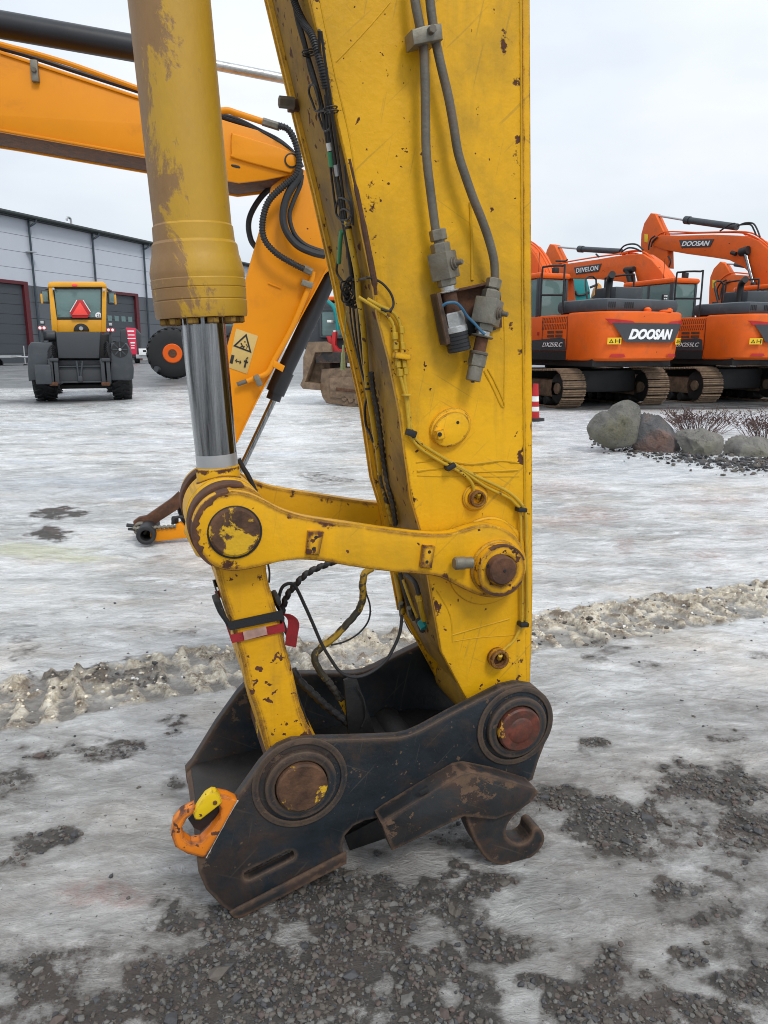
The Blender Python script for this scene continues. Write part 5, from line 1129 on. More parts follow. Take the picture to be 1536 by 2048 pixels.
# tubes and hoses
MB().tube(T2([(-200, 30), (0, 88), (60, 104), (140, 128), (230, 160), (280, 178)], .0), 4.6 * k2, 8).build('steel_tube', M['mid'], m2)
MB().tube(T2([(-200, 40), (0, 96), (60, 113), (140, 139), (230, 168), (280, 184)], .1), 4.2 * k2, 8).build('hose', M['rub'], m2)
q = MF.px(70, 143, -.01); tc_ = MB().cbox(q, (13 * k2, .05, 36 * k2), .008).build('tube_clamp', M['zinc'], m2); MB().hexn(q + Vector((0, -.025, 0)), q + Vector((0, -.04, 0)), .016).build('clamp_bolt', M['pipe_g'], tc_)
MB().tube(T2([(440, 222), (456, 221), (475, 227), (527, 244)], .0), 6 * k2, 12).build('steel_tube', M['mid'], m2); MB().tube(T2([(440, 230), (475, 240), (520, 262), (560, 283), (590, 310), (604, 335)], .06), 5 * k2, 10).build('hose', M['rub'], m2)
MB().tube(T2([(440, 234), (490, 250), (540, 275), (578, 298)], .03), 4 * k2, 10).build('hose', M['rub'], m2)
for a_, b_ in (((525, 243), (560, 254)), ((606, 536), (624, 545))): MB().hexn(MF.px(*a_, -.02), MF.px(*b_, -.02), 7.5 * k2).build('hose_fitting', M['zinc'], m2)
MB().tube(T2([(556, 251), (575, 258), (588, 278), (596, 305), (598, 330), (590, 352), (566, 373), (537, 403), (525, 444), (529, 479), (552, 506), (584, 526), (608, 538)], -.05), 6.2 * k2, 10, ridge=(.10, .018)).build('corrugated_hose', M['rub'], m2)
MB().tube(T2([(600, 340), (596, 356), (575, 391), (566, 429), (572, 461), (594, 490), (625, 505), (650, 511)], -.04), 7.5 * k2, 10).build('hose', M['rub'], m2)
MB().tube(T2([(604, 350), (600, 372), (586, 405), (579, 432), (588, 466), (610, 489), (643, 502), (660, 506)], -.03), 4.5 * k2, 10).build('hose', M['rub'], m2)
MB().tube(T2([(560, 360), (525, 391), (503, 425), (497, 452), (502, 480), (512, 495)], .40), 6 * k2, 10).build('hose', M['rub'], m2)
MB().tube(T2([(626, 543), (620, 568), (584, 655), (549, 719), (538, 741), (528, 750), (508, 757), (494, 763)], .02), 5.6 * k2, 12).build('steel_tube', M['mid'], m2)
MB().tube(T2([(494, 762), (474, 769)], .02), 4.6 * k2, 10, smooth=False).build('hose_end', M['pipe_g'], m2)
for (uu, vv, ro) in ((614, 568, .3), (516, 761, 1.2)):
    q = MF.px(uu, vv, .0); MB().cbox(q, (24 * k2, .04, 12 * k2), .006, Matrix.Rotation(ro, 3, 'Y')).build('tube_clamp', M['zinc'], m2)
MB().prism(P2([(548, 720), (570, 732), (565, 744), (545, 733)]), .0, .06, .004).build('stop_tab', M['mid'], m2)
MB().tube(T2([(536, 566), (563, 577)], .055), .006, 6, smooth=False).build('weld_bead', M['mid'], m2)
# warning sticker on the arm
stq = P2([(472, 657), (516, 672), (494, 748), (457, 735)], .06); s_ = MB().prism(stq, .056, .0598, .001).build('warning_sticker', M['tan'], m2)
def ringp(pts, t_): return [pts, [(sum(p[0] for p in pts) / len(pts) + (x - sum(p[0] for p in pts) / len(pts)) * t_, sum(p[1] for p in pts) / len(pts) + (z - sum(p[1] for p in pts) / len(pts)) * t_) for x, z in pts]]
tri = P2([(493, 667), (503, 706), (466, 692)], .056); MB().prism(ringp(tri, .72), .053, .0558, .0005).build('warning_sign', M['black'], s_)
def seg2(pts, r_, nm): MB().tube(T2(pts, .055), r_, 6, smooth=False).build(nm, M['black'], s_)
seg2([(482, 686), (485, 692), (489, 693), (485, 697)], .0045, 'pictogram'); seg2([(481, 694), (486, 692)], .004, 'pictogram'); seg2([(492, 688), (495, 693), (493, 697)], .003, 'pictogram'); seg2([(489, 684), (491, 683)], .005, 'pictogram')
MB().prism(P2([(463, 709), (469, 711), (465, 728), (459, 726)], .056), .053, .0558, .0005).build('pictogram', M['black'], s_)
seg2([(471, 721), (482, 725)], .004, 'pictogram'); seg2([(474, 718), (471, 721), (473, 725)], .003, 'pictogram'); seg2([(480, 721), (482, 725), (479, 728)], .003, 'pictogram')
seg2([(493, 719), (489, 735)], .007, 'pictogram'); seg2([(488, 722), (496, 725)], .006, 'pictogram'); seg2([(494, 715), (495, 717)], .008, 'pictogram')
# linkage lying on the ice
MB().prism(P2([(356, 985), (370, 1000), (357, 1018), (309, 1049), (290, 1056), (268, 1052), (266, 1044), (277, 1036), (292, 1033), (341, 999)], .1), .1, .16, .004).build('tipping_link', M['rust'], m2)
MB().prism(P2([(300, 1062), (350, 1056), (352, 1050), (360, 1046), (366, 1050), (368, 1054), (410, 1050), (410, 1070), (383, 1075), (315, 1083), (300, 1080)], -.02), -.02, .05, .006).build('lower_link', M['mid'], m2)
q = P2([(292, 1071)], -.08)[0]; bs_ = MB().prism([circ(q, 20 * k2, 28), circ(q, 11 * k2, 28)], -.09, .30, .01).build('pin_boss', M['rub'], m2); cyl_ = MB(); cyl_.lathe([(0, 12 * k2), (.01, 12 * k2)], (q[0], .1, q[1]), (0, 1, 0), 20); cyl_.build('bore', M['black'], bs_)
q = P2([(285, 1050)], .2)[0]; MB().prism([circ(q, 15 * k2, 28), circ(q, 9 * k2, 28)], .05, .2, .008).build('pin_boss', M['zinc'], m2)
MB().tube(T2([(266, 1057), (300, 1056), (352, 1052)], -.03), 3.2 * k2, 8, spiral=(.35, .03)).build('chain', M['zinc'], m2)
MB().tube(T2([(253, 1050), (268, 1052)], -.0), 4 * k2, 8, smooth=False).build('grease_fitting', M['rub'], m2); MB().tube(T2([(256, 1058), (270, 1059)], -.0), 3 * k2, 8, smooth=False).build('grease_fitting', M['rub'], m2)
MB().tube(T2([(345, 1048), (350, 1036), (366, 1034), (376, 1042)], .0), 3.2 * k2, 8).build('hose', M['rub'], m2); MB().cbox(MF.px(350, 1040, .05), (.05, .06, .05), .01).build('hose_bracket', M['rub'], m2)
MB().tube(T2([(362, 990), (364, 1020), (380, 1058)], .2), 10 * k2, 10).build('hose', M['rub'], m2)

# ------------------------------------------------------------------ tracked machine with a blade, seen between the arms
ko = gp(690, 812, 0); KF = Frame((ko.x, ko.y, 0), R(-14))
kt = fthing('tracked_machine', 'muddy tracked machine with a rust-brown blade glimpsed between the two excavator arms', 'crawler machine', KF)
def kp(pts, w0, w1, nm, mt, b=.02, parent=None, smo=0): return pp(pts, w0, w1, nm, mt, parent, b, KF, kt, smo)
def kb(u0, v0, u1, v1, w0, w1, nm, mt, b=.02, parent=None): return pb(u0, v0, u1, v1, w0, w1, nm, mt, parent, b, KF, kt)
bld = kp([(616, 684), (650, 683), (662, 690), (664, 704), (630, 705), (622, 730), (614, 752), (610, 764), (640, 768), (640, 780), (606, 778), (600, 770), (606, 756), (606, 715)], -.25, 0.1, 'blade', 'shoe', .01)
kp([(628, 704), (700, 702), (704, 726), (632, 726)], -.2, 1.6, 'blade_back', 'blk_rust'); kp([(612, 726), (660, 724), (660, 782), (606, 778)], .1, 1.6, 'blade_face', 'shoe')
tk = kp([(642, 742), (650, 737), (720, 735), (790, 752), (800, 780), (790, 800), (740, 822), (680, 810), (652, 806), (640, 780)], -.1, .5, 'track', 'shoe', .04, smo=2)
kp([(658, 756), (700, 753), (780, 765), (780, 785), (720, 800), (660, 795)], -.14, -.09, 'track_frame', 'shoe', .02); kp([(672, 775), (760, 786), (758, 790), (672, 781)], -.17, -.13, 'frame_rail', 'rust', .01)
for i in range(5): q = KF.px(688 + i * 13, 797 + i * 3, -.14); MB().lathe([(0, .06), (.05, .09), (.10, .06)], q, (0, 1, 0), 16).build('track_roller', M['shoe'], kt)
body = kb(608, 605, 700, 700, .35, 2.4, 'cab_body', 'dark', .06); kb(643, 622, 690, 672, .30, .36, 'cab_window', 'glassb', .03)
for seq in ([(641, 620), (690, 620)], [(641, 620), (642, 674)], [(642, 674), (690, 676)]): MB().tube([KF.px(*p, .3) for p in seq], .035, 8, smooth=False).build('window_frame', M['dgrey'], kt)
kp([(652, 672), (662, 672), (668, 690), (664, 706), (656, 704), (658, 690)], -.1, .1, 'red_bracket', 'red'); kp([(664, 665), (672, 663), (670, 690), (682, 706), (660, 708)], -.15, -.0, 'red_bracket', 'red'); kb(668, 698, 690, 710, -.1, .2, 'red_bracket', 'red')
q = KF.px(669, 664, -.1); MB().lathe([(0, .03), (.04, .04)], q, (0, 0, 1), 12).build('grease_cap', M['whitep'], kt)
kb(620, 592, 700, 602, .5, 2.4, 'roof', 'or', .04); MB().tube([KF.px(655, 602, .2), KF.px(668, 615, .1), KF.px(674, 640, .1), KF.px(676, 660, .1)], .05, 8).build('teal_hose', M['teal'], kt); kb(668, 606, 678, 628, .1, .3, 'teal_block', 'teal')
kb(654, 640, 662, 645, .0, .3, 'white_clip', 'whitep', .01)

# ------------------------------------------------------------------ traffic post, boulders, shrubs
co = gp(1066, 842, 0)
cn = thing('traffic_post', 'red and white striped plastic traffic post at the right edge of the worn yellow arm', 'traffic post', (co.x + .02, co.y, zg(co.x, co.y)), 0)
MB().lathe([(0, .20), (.05, .20), (.06, .08)], (0, 0, 0), (0, 0, 1), 24).build('base', M['rub'], cn)
kk = 1 / (FPX / depth_of(co)); zz = .05; hts = [(.05, .19, 'red'), (.19, .28, 'whitep'), (.28, .38, 'red'), (.38, .48, 'whitep'), (.48, .72, 'red')]
for a_, b_, mm in hts: MB().lathe([(a_, .105 - a_ * .07), (b_ - .002, .105 - b_ * .07)], (0, 0, 0), (0, 0, 1), 24).build('stripe', M[mm], cn)
def rockmat(nm, c1, c2, moss):
    m, N, L, B = newmat(nm); V = vecmap(N, L); c = mixnode(N, L, rampnode(N, L, noisenode(N, L, V, 3, 9, .7), .35, .65), c1, c2)
    c = mixnode(N, L, mathnode(N, L, 'MULTIPLY', rampnode(N, L, noisenode(N, L, V, 1.4, 5, .6), .48, .62), .8), c, moss)
    c = mixnode(N, L, rampnode(N, L, noisenode(N, L, V, 14, 6, .75), .54, .66), c, mixnode(N, L, 1.0, c, (.5, .5, .5), 'MULTIPLY'))
    L.new(c, B.inputs['Base Color']); B.inputs['Roughness'].default_value = .85; b = N.new('ShaderNodeBump'); b.inputs['Strength'].default_value = .9; b.inputs['Distance'].default_value = .03
    L.new(mathnode(N, L, 'ADD', noisenode(N, L, V, 8, 10, .75), noisenode(N, L, V, 40, 5, .7)), b.inputs['Height']); L.new(b.outputs[0], B.inputs['Normal']); return m
ro_ = Frame(gp(1250, 905, 0), R(-6))
def boulder(outline, w, mt, label, seed, dep=.8):
    """outline in pixels at its distance; rounded in depth by inflating it"""
    cx = sum(p[0] for p in outline) / len(outline); bot = max(p[1] for p in outline)
    o3 = [ro_.px(u, v, w) for u, v in outline]; c = sum(o3, Vector()) / len(o3)
    ang = [(math.atan2(p.z - c.z, p.x - c.x), math.hypot(p.z - c.z, p.x - c.x)) for p in o3]; ang.sort()
    def rad(t):
        for i in range(len(ang)):
            a, ra = ang[i - 1]; b, rb_ = ang[i]
            if i == 0: a -= 2 * math.pi
            if a <= t <= b: f = (t - a) / (b - a + 1e-9); return ra + (rb_ - ra) * f
        a, ra = ang[-1]; b, rb_ = ang[0]; b += 2 * math.pi; f = (t - a) / (b - a + 1e-9); return ra + (rb_ - ra) * f
    bm = bmesh.new(); bmesh.ops.create_icosphere(bm, subdivisions=5, radius=1.0); ww = (max(p.x for p in o3) - min(p.x for p in o3)) * .5 * dep
    rnd = random.Random(seed); cuts = [(Vector((rnd.uniform(-1, 1), rnd.uniform(-1, .3), rnd.uniform(-.3, 1))).normalized(), rnd.uniform(.52, .78)) for _ in range(16)]
    for v in bm.verts:
        n_ = v.co.copy()
        for cn_, cd in cuts:
            dd = n_.dot(cn_)
            if dd > cd: n_ -= cn_ * (dd - cd) * .95 * min(1, 1.6 * abs(v.co.y))
        t = math.atan2(v.co.z, v.co.x); rr = math.hypot(n_.x, n_.z); R0 = rad(t)
        co_ = Vector((math.cos(t) * rr * R0, n_.y * ww, math.sin(t) * rr * R0))
        nn = noise.fractal(co_ * 5 + Vector((seed, 0, 0)), 1.0, 2.0, 5) * .03 + noise.fractal(co_ * 1.8 + Vector((0, seed, 0)), 1.0, 2.0, 3) * .035
        co_ += n_.normalized() * nn * (.5 + .5 * abs(n_.y)); v.co = co_
    o_ = D.objects.new('boulder', D.meshes.new('boulder')); bm.to_mesh(o_.data); bm.free(); COL.objects.link(o_); o_.data.materials.append(mt)
    o_.data.polygons.foreach_set('use_smooth', [True] * len(o_.data.polygons)); o_.data.set_sharp_from_angle(angle=R(16))
    o_.location = ro_.world(Vector((c.x, w, c.z))); o_.rotation_euler = (0, 0, ro_.th); tag(o_, label, 'boulder', 'boulders in a row on the yard'); return o_
RM1 = rockmat('mossy_grey_rock', (.10, .098, .09), (.25, .235, .205), (.135, .125, .075)); RM2 = rockmat('dark_reddish_rock', (.075, .075, .08), (.17, .165, .16), (.22, .12, .09)); RM3 = rockmat('grey_green_rock', (.13, .125, .115), (.32, .30, .265), (.17, .165, .12))
boulder([(1174, 855), (1182, 838), (1215, 822), (1235, 805), (1258, 800), (1277, 812), (1282, 830), (1276, 858), (1268, 885), (1240, 896), (1205, 889), (1180, 876)], 0.1, RM1, 'tallest mossy grey-brown boulder at the left end of the row', 3)
boulder([(1262, 850), (1280, 825), (1308, 828), (1335, 845), (1352, 870), (1362, 900), (1350, 915), (1310, 916), (1280, 908), (1264, 890)], .15, RM2, 'dark boulder with a reddish face, second from the left in the row', 11)
boulder([(1350, 862), (1385, 856), (1420, 862), (1448, 875), (1446, 900), (1420, 925), (1405, 930), (1385, 918), (1365, 900)], .0, RM3, 'flat-topped angular grey boulder, third in the row', 19)
boulder([(1446, 890), (1456, 876), (1500, 876), (1545, 895), (1580, 915), (1575, 935), (1520, 941), (1470, 930), (1446, 912)], .0, RM3, 'low rounded grey boulder at the right edge, last in the row', 27)
P = []; rr2 = np.random.default_rng(8)
for i in range(1500):
    t = rr2.random(); u = 1180 + 420 * t; v0 = 878 + 52 * min(1, t * 1.5); p = gp(u, v0 + rr2.normal(0, 9)); P.append((p.x, p.y, .01))
P = np.array(P); P[:, 2] += ground_height(P[:, 0], P[:, 1])
scatter('dark_soil', P, .006 + .032 * rr2.random(len(P)) ** 2.5, [G1, G2, M['blk_in']], .6)
tw_m = mat('red_brown_twigs', (.10, .055, .045), .8, var=.4, vs=5, bump=0)
def shrub(u, v, wpx, hpx, label, seed):
    c = gp(u, v); k = depth_of(c) / FPX; rnd = random.Random(seed); mb = MB()
    for i in range(95):
        b = Vector((rnd.uniform(-.35, .35) * wpx * k, rnd.uniform(-.25, .25), 0)); h_ = hpx * k * rnd.uniform(.55, 1.05); ln = Vector((b.x * 1.1 + rnd.uniform(-.12, .12), rnd.uniform(-.12, .12), h_))
        mid = b + ln * .5 + Vector((rnd.uniform(-.03, .03), rnd.uniform(-.03, .03), 0)); top = b + ln; mb.tube([b, mid, top], [.005, .004, .003], 3, smooth=False, caps=False)
        for j in range(5):
            s0 = b.lerp(top, rnd.uniform(.45, 1)); e = s0 + Vector((rnd.uniform(-.09, .09), rnd.uniform(-.08, .08), rnd.uniform(.02, .10))); mb.tube([s0, e], .0028, 3, smooth=False, caps=False)
            mb.box(e, (.012, .012, .014))
    t_ = thing('bare_shrub', label, 'shrub', (c.x, c.y, zg(c.x, c.y)), 0, 'leafless shrubs behind the boulders'); mb.build('twigs', tw_m, t_, smooth=0, stuff=True)
    MB().lathe([(-.05, .05), (.02, .07), (.06, .04)], (0, 0, 0), (0, 0, 1), 12).build('root_crown', M['shoe'], t_)
shrub(1398, 866, 100, 44, 'leafless red-brown shrub behind the third boulder', 2); shrub(1540, 888, 90, 62, 'leafless red-brown shrub cut off by the right edge of the photo', 5)
# ------------------------------------------------------------------ the row of orange tracked excavators on the right
AZ = R(-24); TRK = R(-5)
def hs(az=AZ): return Vector((math.sin(az), math.cos(az), 0)), Vector((math.cos(az), -math.sin(az), 0))
hd, rt = hs()
E1C = Vector((4.92, 20.1, 0))
def yrear(x):
    x = abs(x); pts_ = [(0, -2.95), (.5, -2.93), (.9, -2.86), (1.15, -2.74), (1.30, -2.50), (1.36, -2.15), (1.36, -1.7)]
    for (a, b), (c, d) in zip(pts_, pts_[1:]):
        if x <= c: return b + (d - b) * (x - a) / max(1e-6, c - a)
    return -1.7
def bend(mb, off):
    """wrap flat lettering (x, y, z) onto the curved rear of the counterweight"""
    mb.v = [(x, yrear(x) - off + y, z) for x, y, z in mb.v]; return mb
def grid_poly(pts, y0=0.0, nx_=40):
    """thin sheet filling a convex x,z outline, cut into strips so that it can bend"""
    xs = np.linspace(min(p[0] for p in pts), max(p[0] for p in pts), nx_); mb = MB(); vs = []
    for x in xs:
        zs = []
        for i in range(len(pts)):
            (a, b), (c, d) = pts[i - 1], pts[i]
            if (a - x) * (c - x) <= 0 and abs(c - a) > 1e-9: zs.append(b + (d - b) * (x - a) / (c - a))
        if not zs: zs = [0]
        vs += [(x, y0, min(zs)), (x, y0, max(zs))]
    fs = [(2 * i, 2 * i + 2, 2 * i + 3, 2 * i + 1) for i in range(nx_ - 1)]
    return mb.add(vs, fs)
def make_excavator():
    e = thing('tracked_excavator', 'x', 'excavator', E1C, -AZ, 'orange tracked excavators parked side by side')
    rw = Matrix.Rotation(0, 3, 'Z')
    # undercarriage
    MB().cbox((0, 0, .62), (1.9, 3.2, .55), .08).build('undercarriage', M['black'], e); MB().cyl((0, 0, .75), (0, 0, 1.02), .62, 28, .03).build('slew_ring', M['black'], e)
    shoe = MB(); shoe.box((0, 0, .012), (.62, .165, .024))
    for yy in (-.055, 0, .055): shoe.add([(-.31, yy - .012, .024), (.31, yy - .012, .024), (.31, yy + .012, .024), (-.31, yy + .012, .024), (-.31, yy - .004, .05), (.31, yy - .004, .05), (.31, yy + .004, .05), (-.31, yy + .004, .05)], [(0, 1, 5, 4), (2, 3, 7, 6), (4, 5, 6, 7), (1, 2, 6, 5), (3, 0, 4, 7)])
    sh0 = None
    for sx in (-1.2, 1.2):
        fr_ = MB().cbox((sx, 0, .46), (.34, 3.5, .42), .06).build('track', M['shoe'], e)
        for yy in (-1.72, 1.72):
            MB().lathe([(-.17, .30), (-.15, .36), (.15, .36), (.17, .30)], (sx, yy, .47), (1, 0, 0), 24).build('idler_wheel', M['black'], fr_); 
            MB().lathe([(-.21, .13), (.21, .13)], (sx, yy, .47), (1, 0, 0), 14).build('wheel_hub', M['shoe'], fr_)
        mb = MB()
        for i in range(7): mb.lathe([(-.2, .10), (-.1, .13), (.1, .13), (.2, .10)], (sx, -1.2 + i * .4, .16), (1, 0, 0), 14)
        mb.build('track_rollers', M['black'], fr_, stuff=True)
        r_, hl, cz = .43, 1.72, .47; per = 4 * hl + 2 * math.pi * r_; n_ = 50
        for i in range(n_):
            d = per * i / n_
            if d < 2 * hl: p = (-hl + d, r_, 0)
            elif d < 2 * hl + math.pi * r_: a = (d - 2 * hl) / r_; p = (hl + r_ * math.sin(a), r_ * math.cos(a), -a)
            elif d < 4 * hl + math.pi * r_: p = (hl - (d - 2 * hl - math.pi * r_), -r_, math.pi)
            else: a = (d - 4 * hl - math.pi * r_) / r_; p = (-hl - r_ * math.sin(a), -r_ * math.cos(a), math.pi - a)
            sag = -.05 * math.sin(math.pi * (p[0] + hl) / (2 * hl)) if (p[1] == r_) else 0
            if sh0 is None: o = shoe.build('track_shoe', M['shoe'], fr_, smooth=0); sh0 = o
            else: o = sh0.copy(); COL.objects.link(o); o.parent = fr_
            o.location = (sx, p[0], cz + p[1] + sag); o.rotation_euler = (p[2], 0, 0)
    for ob in [q_ for q_ in COL.objects if q_.parent == e]: ob.rotation_euler = (0, 0, TRK)
    # counterweight
    xs = list(np.linspace(-1.36, 1.36, 31)); out = [(x, yrear(x)) for x in xs]; out[0] = (-1.36, -2.15); out[-1] = (1.36, -2.15)
    cwp = [(-1.36, -1.55)] + out + [(1.36, -1.55)]
    mb = MB(); mb.slab(cwp, 1.08, 2.14, .06)
    mb.v = [(x * (1 - max(0, (1.35 - z)) * .10), y + (max(0, (1.32 - z)) * .55 if y < -1.6 else 0), z) for x, y, z in mb.v]
    cw = mb.build('counterweight', M['or_w'], e, smooth=30)
    for sx in (-1, 1): bend(grid_poly([(sx * 1.20, 1.98), (sx * .58, 1.93), (sx * .50, 1.87), (sx * 1.12, 1.87)], nx_=20), .014).build('rear_marker', M['red'], cw)
    bend(grid_poly([(-1.08, 1.89), (1.08, 1.89), (1.04, 1.84), (.80, 1.53), (.72, 1.48), (-.72, 1.48), (-.80, 1.53), (-1.04, 1.84)]), .020).build('badge_panel', M['dark'], cw)
    tx = text_mb('DOOSAN', 1.36, .225, .012, .35, .05); tx.v = [(x, y, z + 1.655) for x, y, z in tx.v]; bend(tx, .022).build('lettering', M['white'], cw, smooth=0)
    for sx in (-1, 1):
        st_ = bend(grid_poly([(sx * 1.0 - .15, 1.44), (sx * 1.0 + .15, 1.44), (sx * 1.0 + .15, 1.58), (sx * 1.0 - .15, 1.58)], nx_=8), .014).build('warning_sticker', M['sticky'], cw)
        mbt = MB(); tri_ = [(sx * 1.0 - .12, 1.47), (sx * 1.0 - .02, 1.47), (sx * 1.0 - .07, 1.55)]
        mbt.prism(ringp(tri_, .55), -.003, 0, .0005); mbt.prism([(sx * 1.0 + .01, 1.47), (sx * 1.0 + .025, 1.47), (sx * 1.0 + .025, 1.55), (sx * 1.0 + .01, 1.55)], -.003, 0, .0005)
        mbt.prism([(sx * 1.0 + .035, 1.505), (sx * 1.0 + .08, 1.505), (sx * 1.0 + .08, 1.515), (sx * 1.0 + .035, 1.515)], -.003, 0, .0005); mbt.prism([(sx * 1.0 + .09, 1.46), (sx * 1.0 + .12, 1.46), (sx * 1.0 + .12, 1.56), (sx * 1.0 + .09, 1.56)], -.003, 0, .0005)
        bend(mbt, .017).build('pictogram', M['black'], st_, smooth=0, stuff=True)
        bend(grid_poly([(sx * .85 - .2, 1.17), (sx * .85 + .2, 1.17), (sx * .85 + .17, 1.23), (sx * .85 - .17, 1.23)], nx_=10), -.06).build('lower_reflector', M['red'], cw)
    # body sides
    for sx in (-1, 1):
        bd = MB().cbox((sx * 1.0, -.35, 1.60), (.68, 2.36, 1.02), .05).build('side_body', M['or'], e)
        xo = sx * 1.345
        MB().bbox((min(xo, xo + sx * .012), -1.52, 1.09), (max(xo, xo + sx * .012), .80, 1.30)).build('skirt', M['black'], bd, smooth=0)
        wd = MB(); q = [(-1.50, 1.31), (.80, 1.31), (.80, 1.50), (-1.30, 1.60), (-1.46, 1.56)]
        wd.add([(xo + sx * .014, y, z) for y, z in q] + [(xo - sx * .01, y, z) for y, z in q], [(0, 1, 2, 3, 4), (9, 8, 7, 6, 5)] + [(i, (i + 1) % 5, 5 + (i + 1) % 5, 5 + i) for i in range(5)]).build('model_panel', M['dark'], bd, smooth=0)
        t_ = text_mb('DX255LC', .80, .10, .008, .3, .01); t_.xf(Matrix.Translation((xo + sx * .022, -1.0, 1.44)) @ Matrix.Rotation(-math.pi / 2 * (1 if sx < 0 else -1), 4, 'Z')); t_.build('model_lettering', M['white'], bd, smooth=0)
        for row in (0, 1):
            mb = MB()
            for i in range(15):
                y = -1.46 + i * .066; z = 1.79 + row * .15; mb.add([(xo + sx * .006, y, z), (xo + sx * .006, y + .026, z), (xo + sx * .006, y - .004, z + .12), (xo + sx * .006, y - .030, z + .12)], [(0, 1, 3, 2)])
            mb.build('vent_slots', M['black'], bd, smooth=0, stuff=True)
        for (ya, yb, za, zb) in ((-1.35, -1.08, 1.70, 1.755), (-1.02, -.75, 1.70, 1.755), (-1.35, -1.08, 1.61, 1.665), (-1.02, -.75, 1.61, 1.665)):
            MB().bbox((min(xo, xo + sx * .008), ya, za), (max(xo, xo + sx * .008), yb, zb)).build('vent_grille', M['rust'], bd, smooth=0)
        for yy in (-1.54, -.55, .1): MB().bbox((min(xo - .01, xo + sx * .006), yy, 1.31), (max(xo - .01, xo + sx * .006), yy + .015, 2.08)).build('door_seam', M['black'], bd, smooth=0)
        MB().bbox((min(xo, xo + sx * .01), -.40, 1.66), (max(xo, xo + sx * .01), -.33, 1.74)).build('door_latch', M['red'], bd, smooth=0)
    MB().cbox((0, -.7, 1.10), (2.5, 3.4, .30), .04).build('main_frame', M['black'], e)
    hd_ = MB(); hd_.slab([(-1.25, -2.35), (-1.1, -2.62), (1.1, -2.62), (1.25, -2.35), (1.25, -1.0), (-1.25, -1.0)], 2.13, 2.42, .09); hood = hd_.build('engine_hood', M['dgrey'], e)
    for j, (xa, zz_) in enumerate(((-1.10, 2.425), (-1.10, 2.425))):
        mb = MB()
        for i in range(13): x = -1.1 + i * .055; y = -2.45 + j * .35; mb.add([(x, y, zz_), (x + .026, y, zz_), (x + .05, y + .22, zz_), (x + .024, y + .22, zz_)], [(0, 1, 2, 3)])
        mb.build('vent_slots', M['black'], hood, smooth=0, stuff=True)
    mb = MB()
    for i in range(9): mb.box((-1.05 + i * .06 + (.25 if i > 3 else 0), -2.625, 2.28), (.03, .01, .12))
    mb.build('vent_slots', M['black'], hood, smooth=0, stuff=True)
    MB().lathe([(0, .09), (.05, .09), (.09, .04)], (.1, -2.66, 2.15), (0, 0, 1), 16).build('lifting_eye', M['or'], e); MB().lathe([(0, .09), (.05, .09), (.09, .04)], (.85, -2.60, 2.15), (0, 0, 1), 16).build('lifting_eye', M['or'], e)
    MB().lathe([(0, .14), (.03, .14), (.05, .08)], (.55, -2.78, 2.14), (0, 0, 1), 18).build('cap', M['or'], e)
    MB().cbox((.55, -1.15, 2.58), (.9, .8, .36), .05).build('filter_box', M['dgrey'], e); MB().tube([(.1, -1.3, 2.4), (.1, -1.3, 2.9), (-.05, -1.55, 3.02)], .085, 12, n=4).build('exhaust_pipe', M['black'], e)
    rc = MB().cbox((.82, -2.45, 2.48), (.14, .06, .14), .02).build('rear_camera', M['black'], e)
    for a_, b_ in ((-1, -1), (1, -1), (-1, 1), (1, 1)): MB().box((.82 + a_ * .03, -2.49, 2.48 + b_ * .03), (.03, .02, .03)).build('camera_lamp', M['whitep'], rc, smooth=0)
    # cab on the left
    cab_ = MB().slab([(-1.32, -.25), (-.38, -.25), (-.38, 1.55), (-.5, 1.72), (-1.2, 1.72), (-1.32, 1.55)], 1.15, 2.02, .05).build('cab', M['dgrey'], e)
    for (x, y) in ((-1.29, -.22), (-.41, -.22), (-1.29, .62), (-1.26, 1.6), (-.44, 1.6)): MB().cbox((x, y, 2.5), (.08, .09, 1.05), .02).build('cab_pillar', M['dgrey'], cab_)
    MB().bbox((-1.28, -.235, 2.02), (-.42, -.225, 2.98)).build('cab_glass', M['glassb'], cab_, smooth=0); MB().bbox((-1.315, -.18, 2.02), (-1.305, .58, 2.98)).build('cab_glass', M['glassb'], cab_, smooth=0)
    MB().bbox((-1.315, .66, 2.02), (-1.305, 1.55, 2.98)).build('cab_glass', M['glassb'], cab_, smooth=0); MB().bbox((-.395, -.18, 2.02), (-.385, 1.55, 2.98)).build('cab_glass', M['glassb'], cab_, smooth=0)
    MB().bbox((-1.22, 1.68, 1.7), (-.48, 1.69, 2.98)).build('cab_glass', M['glassb'], cab_, smooth=0); MB().cbox((-.85, .35, 2.2), (.5, .25, .9), .08).build('seat', M['black'], cab_)
    MB().slab([(-1.36, -.30), (-.34, -.30), (-.34, 1.6), (-.5, 1.78), (-1.2, 1.78), (-1.36, 1.6)], 2.99, 3.13, .06).build('cab_roof', M['or'], cab_)
    MB().cbox((-.6, .0, 3.22), (.16, .12, .14), .02).build('work_lamp', M['black'], cab_); MB().tube([(-.40, 1.0, 3.1), (-.40, 1.0, 3.75)], .008, 6, smooth=False).build('antenna', M['black'], cab_)
    # right side deck, rails, mirrors
    MB().cbox((.95, .95, 1.70), (.75, 1.3, .9), .06).build('fuel_tank', M['or'], e); MB().cbox((.95, 1.75, 1.45), (.7, .4, .45), .05).build('tool_box', M['dgrey'], e)
    def rail(pts_): MB().tube(pts_, .024, 8, n=3).build('hand_rail', M['black'], e)
    rail([(1.28, -.9, 2.1), (1.28, -.9, 3.0), (1.28, -.8, 3.12), (1.28, .1, 3.12), (1.28, .2, 3.0), (1.28, .2, 2.1)]); rail([(1.28, -.9, 2.6), (1.28, .2, 2.6)])
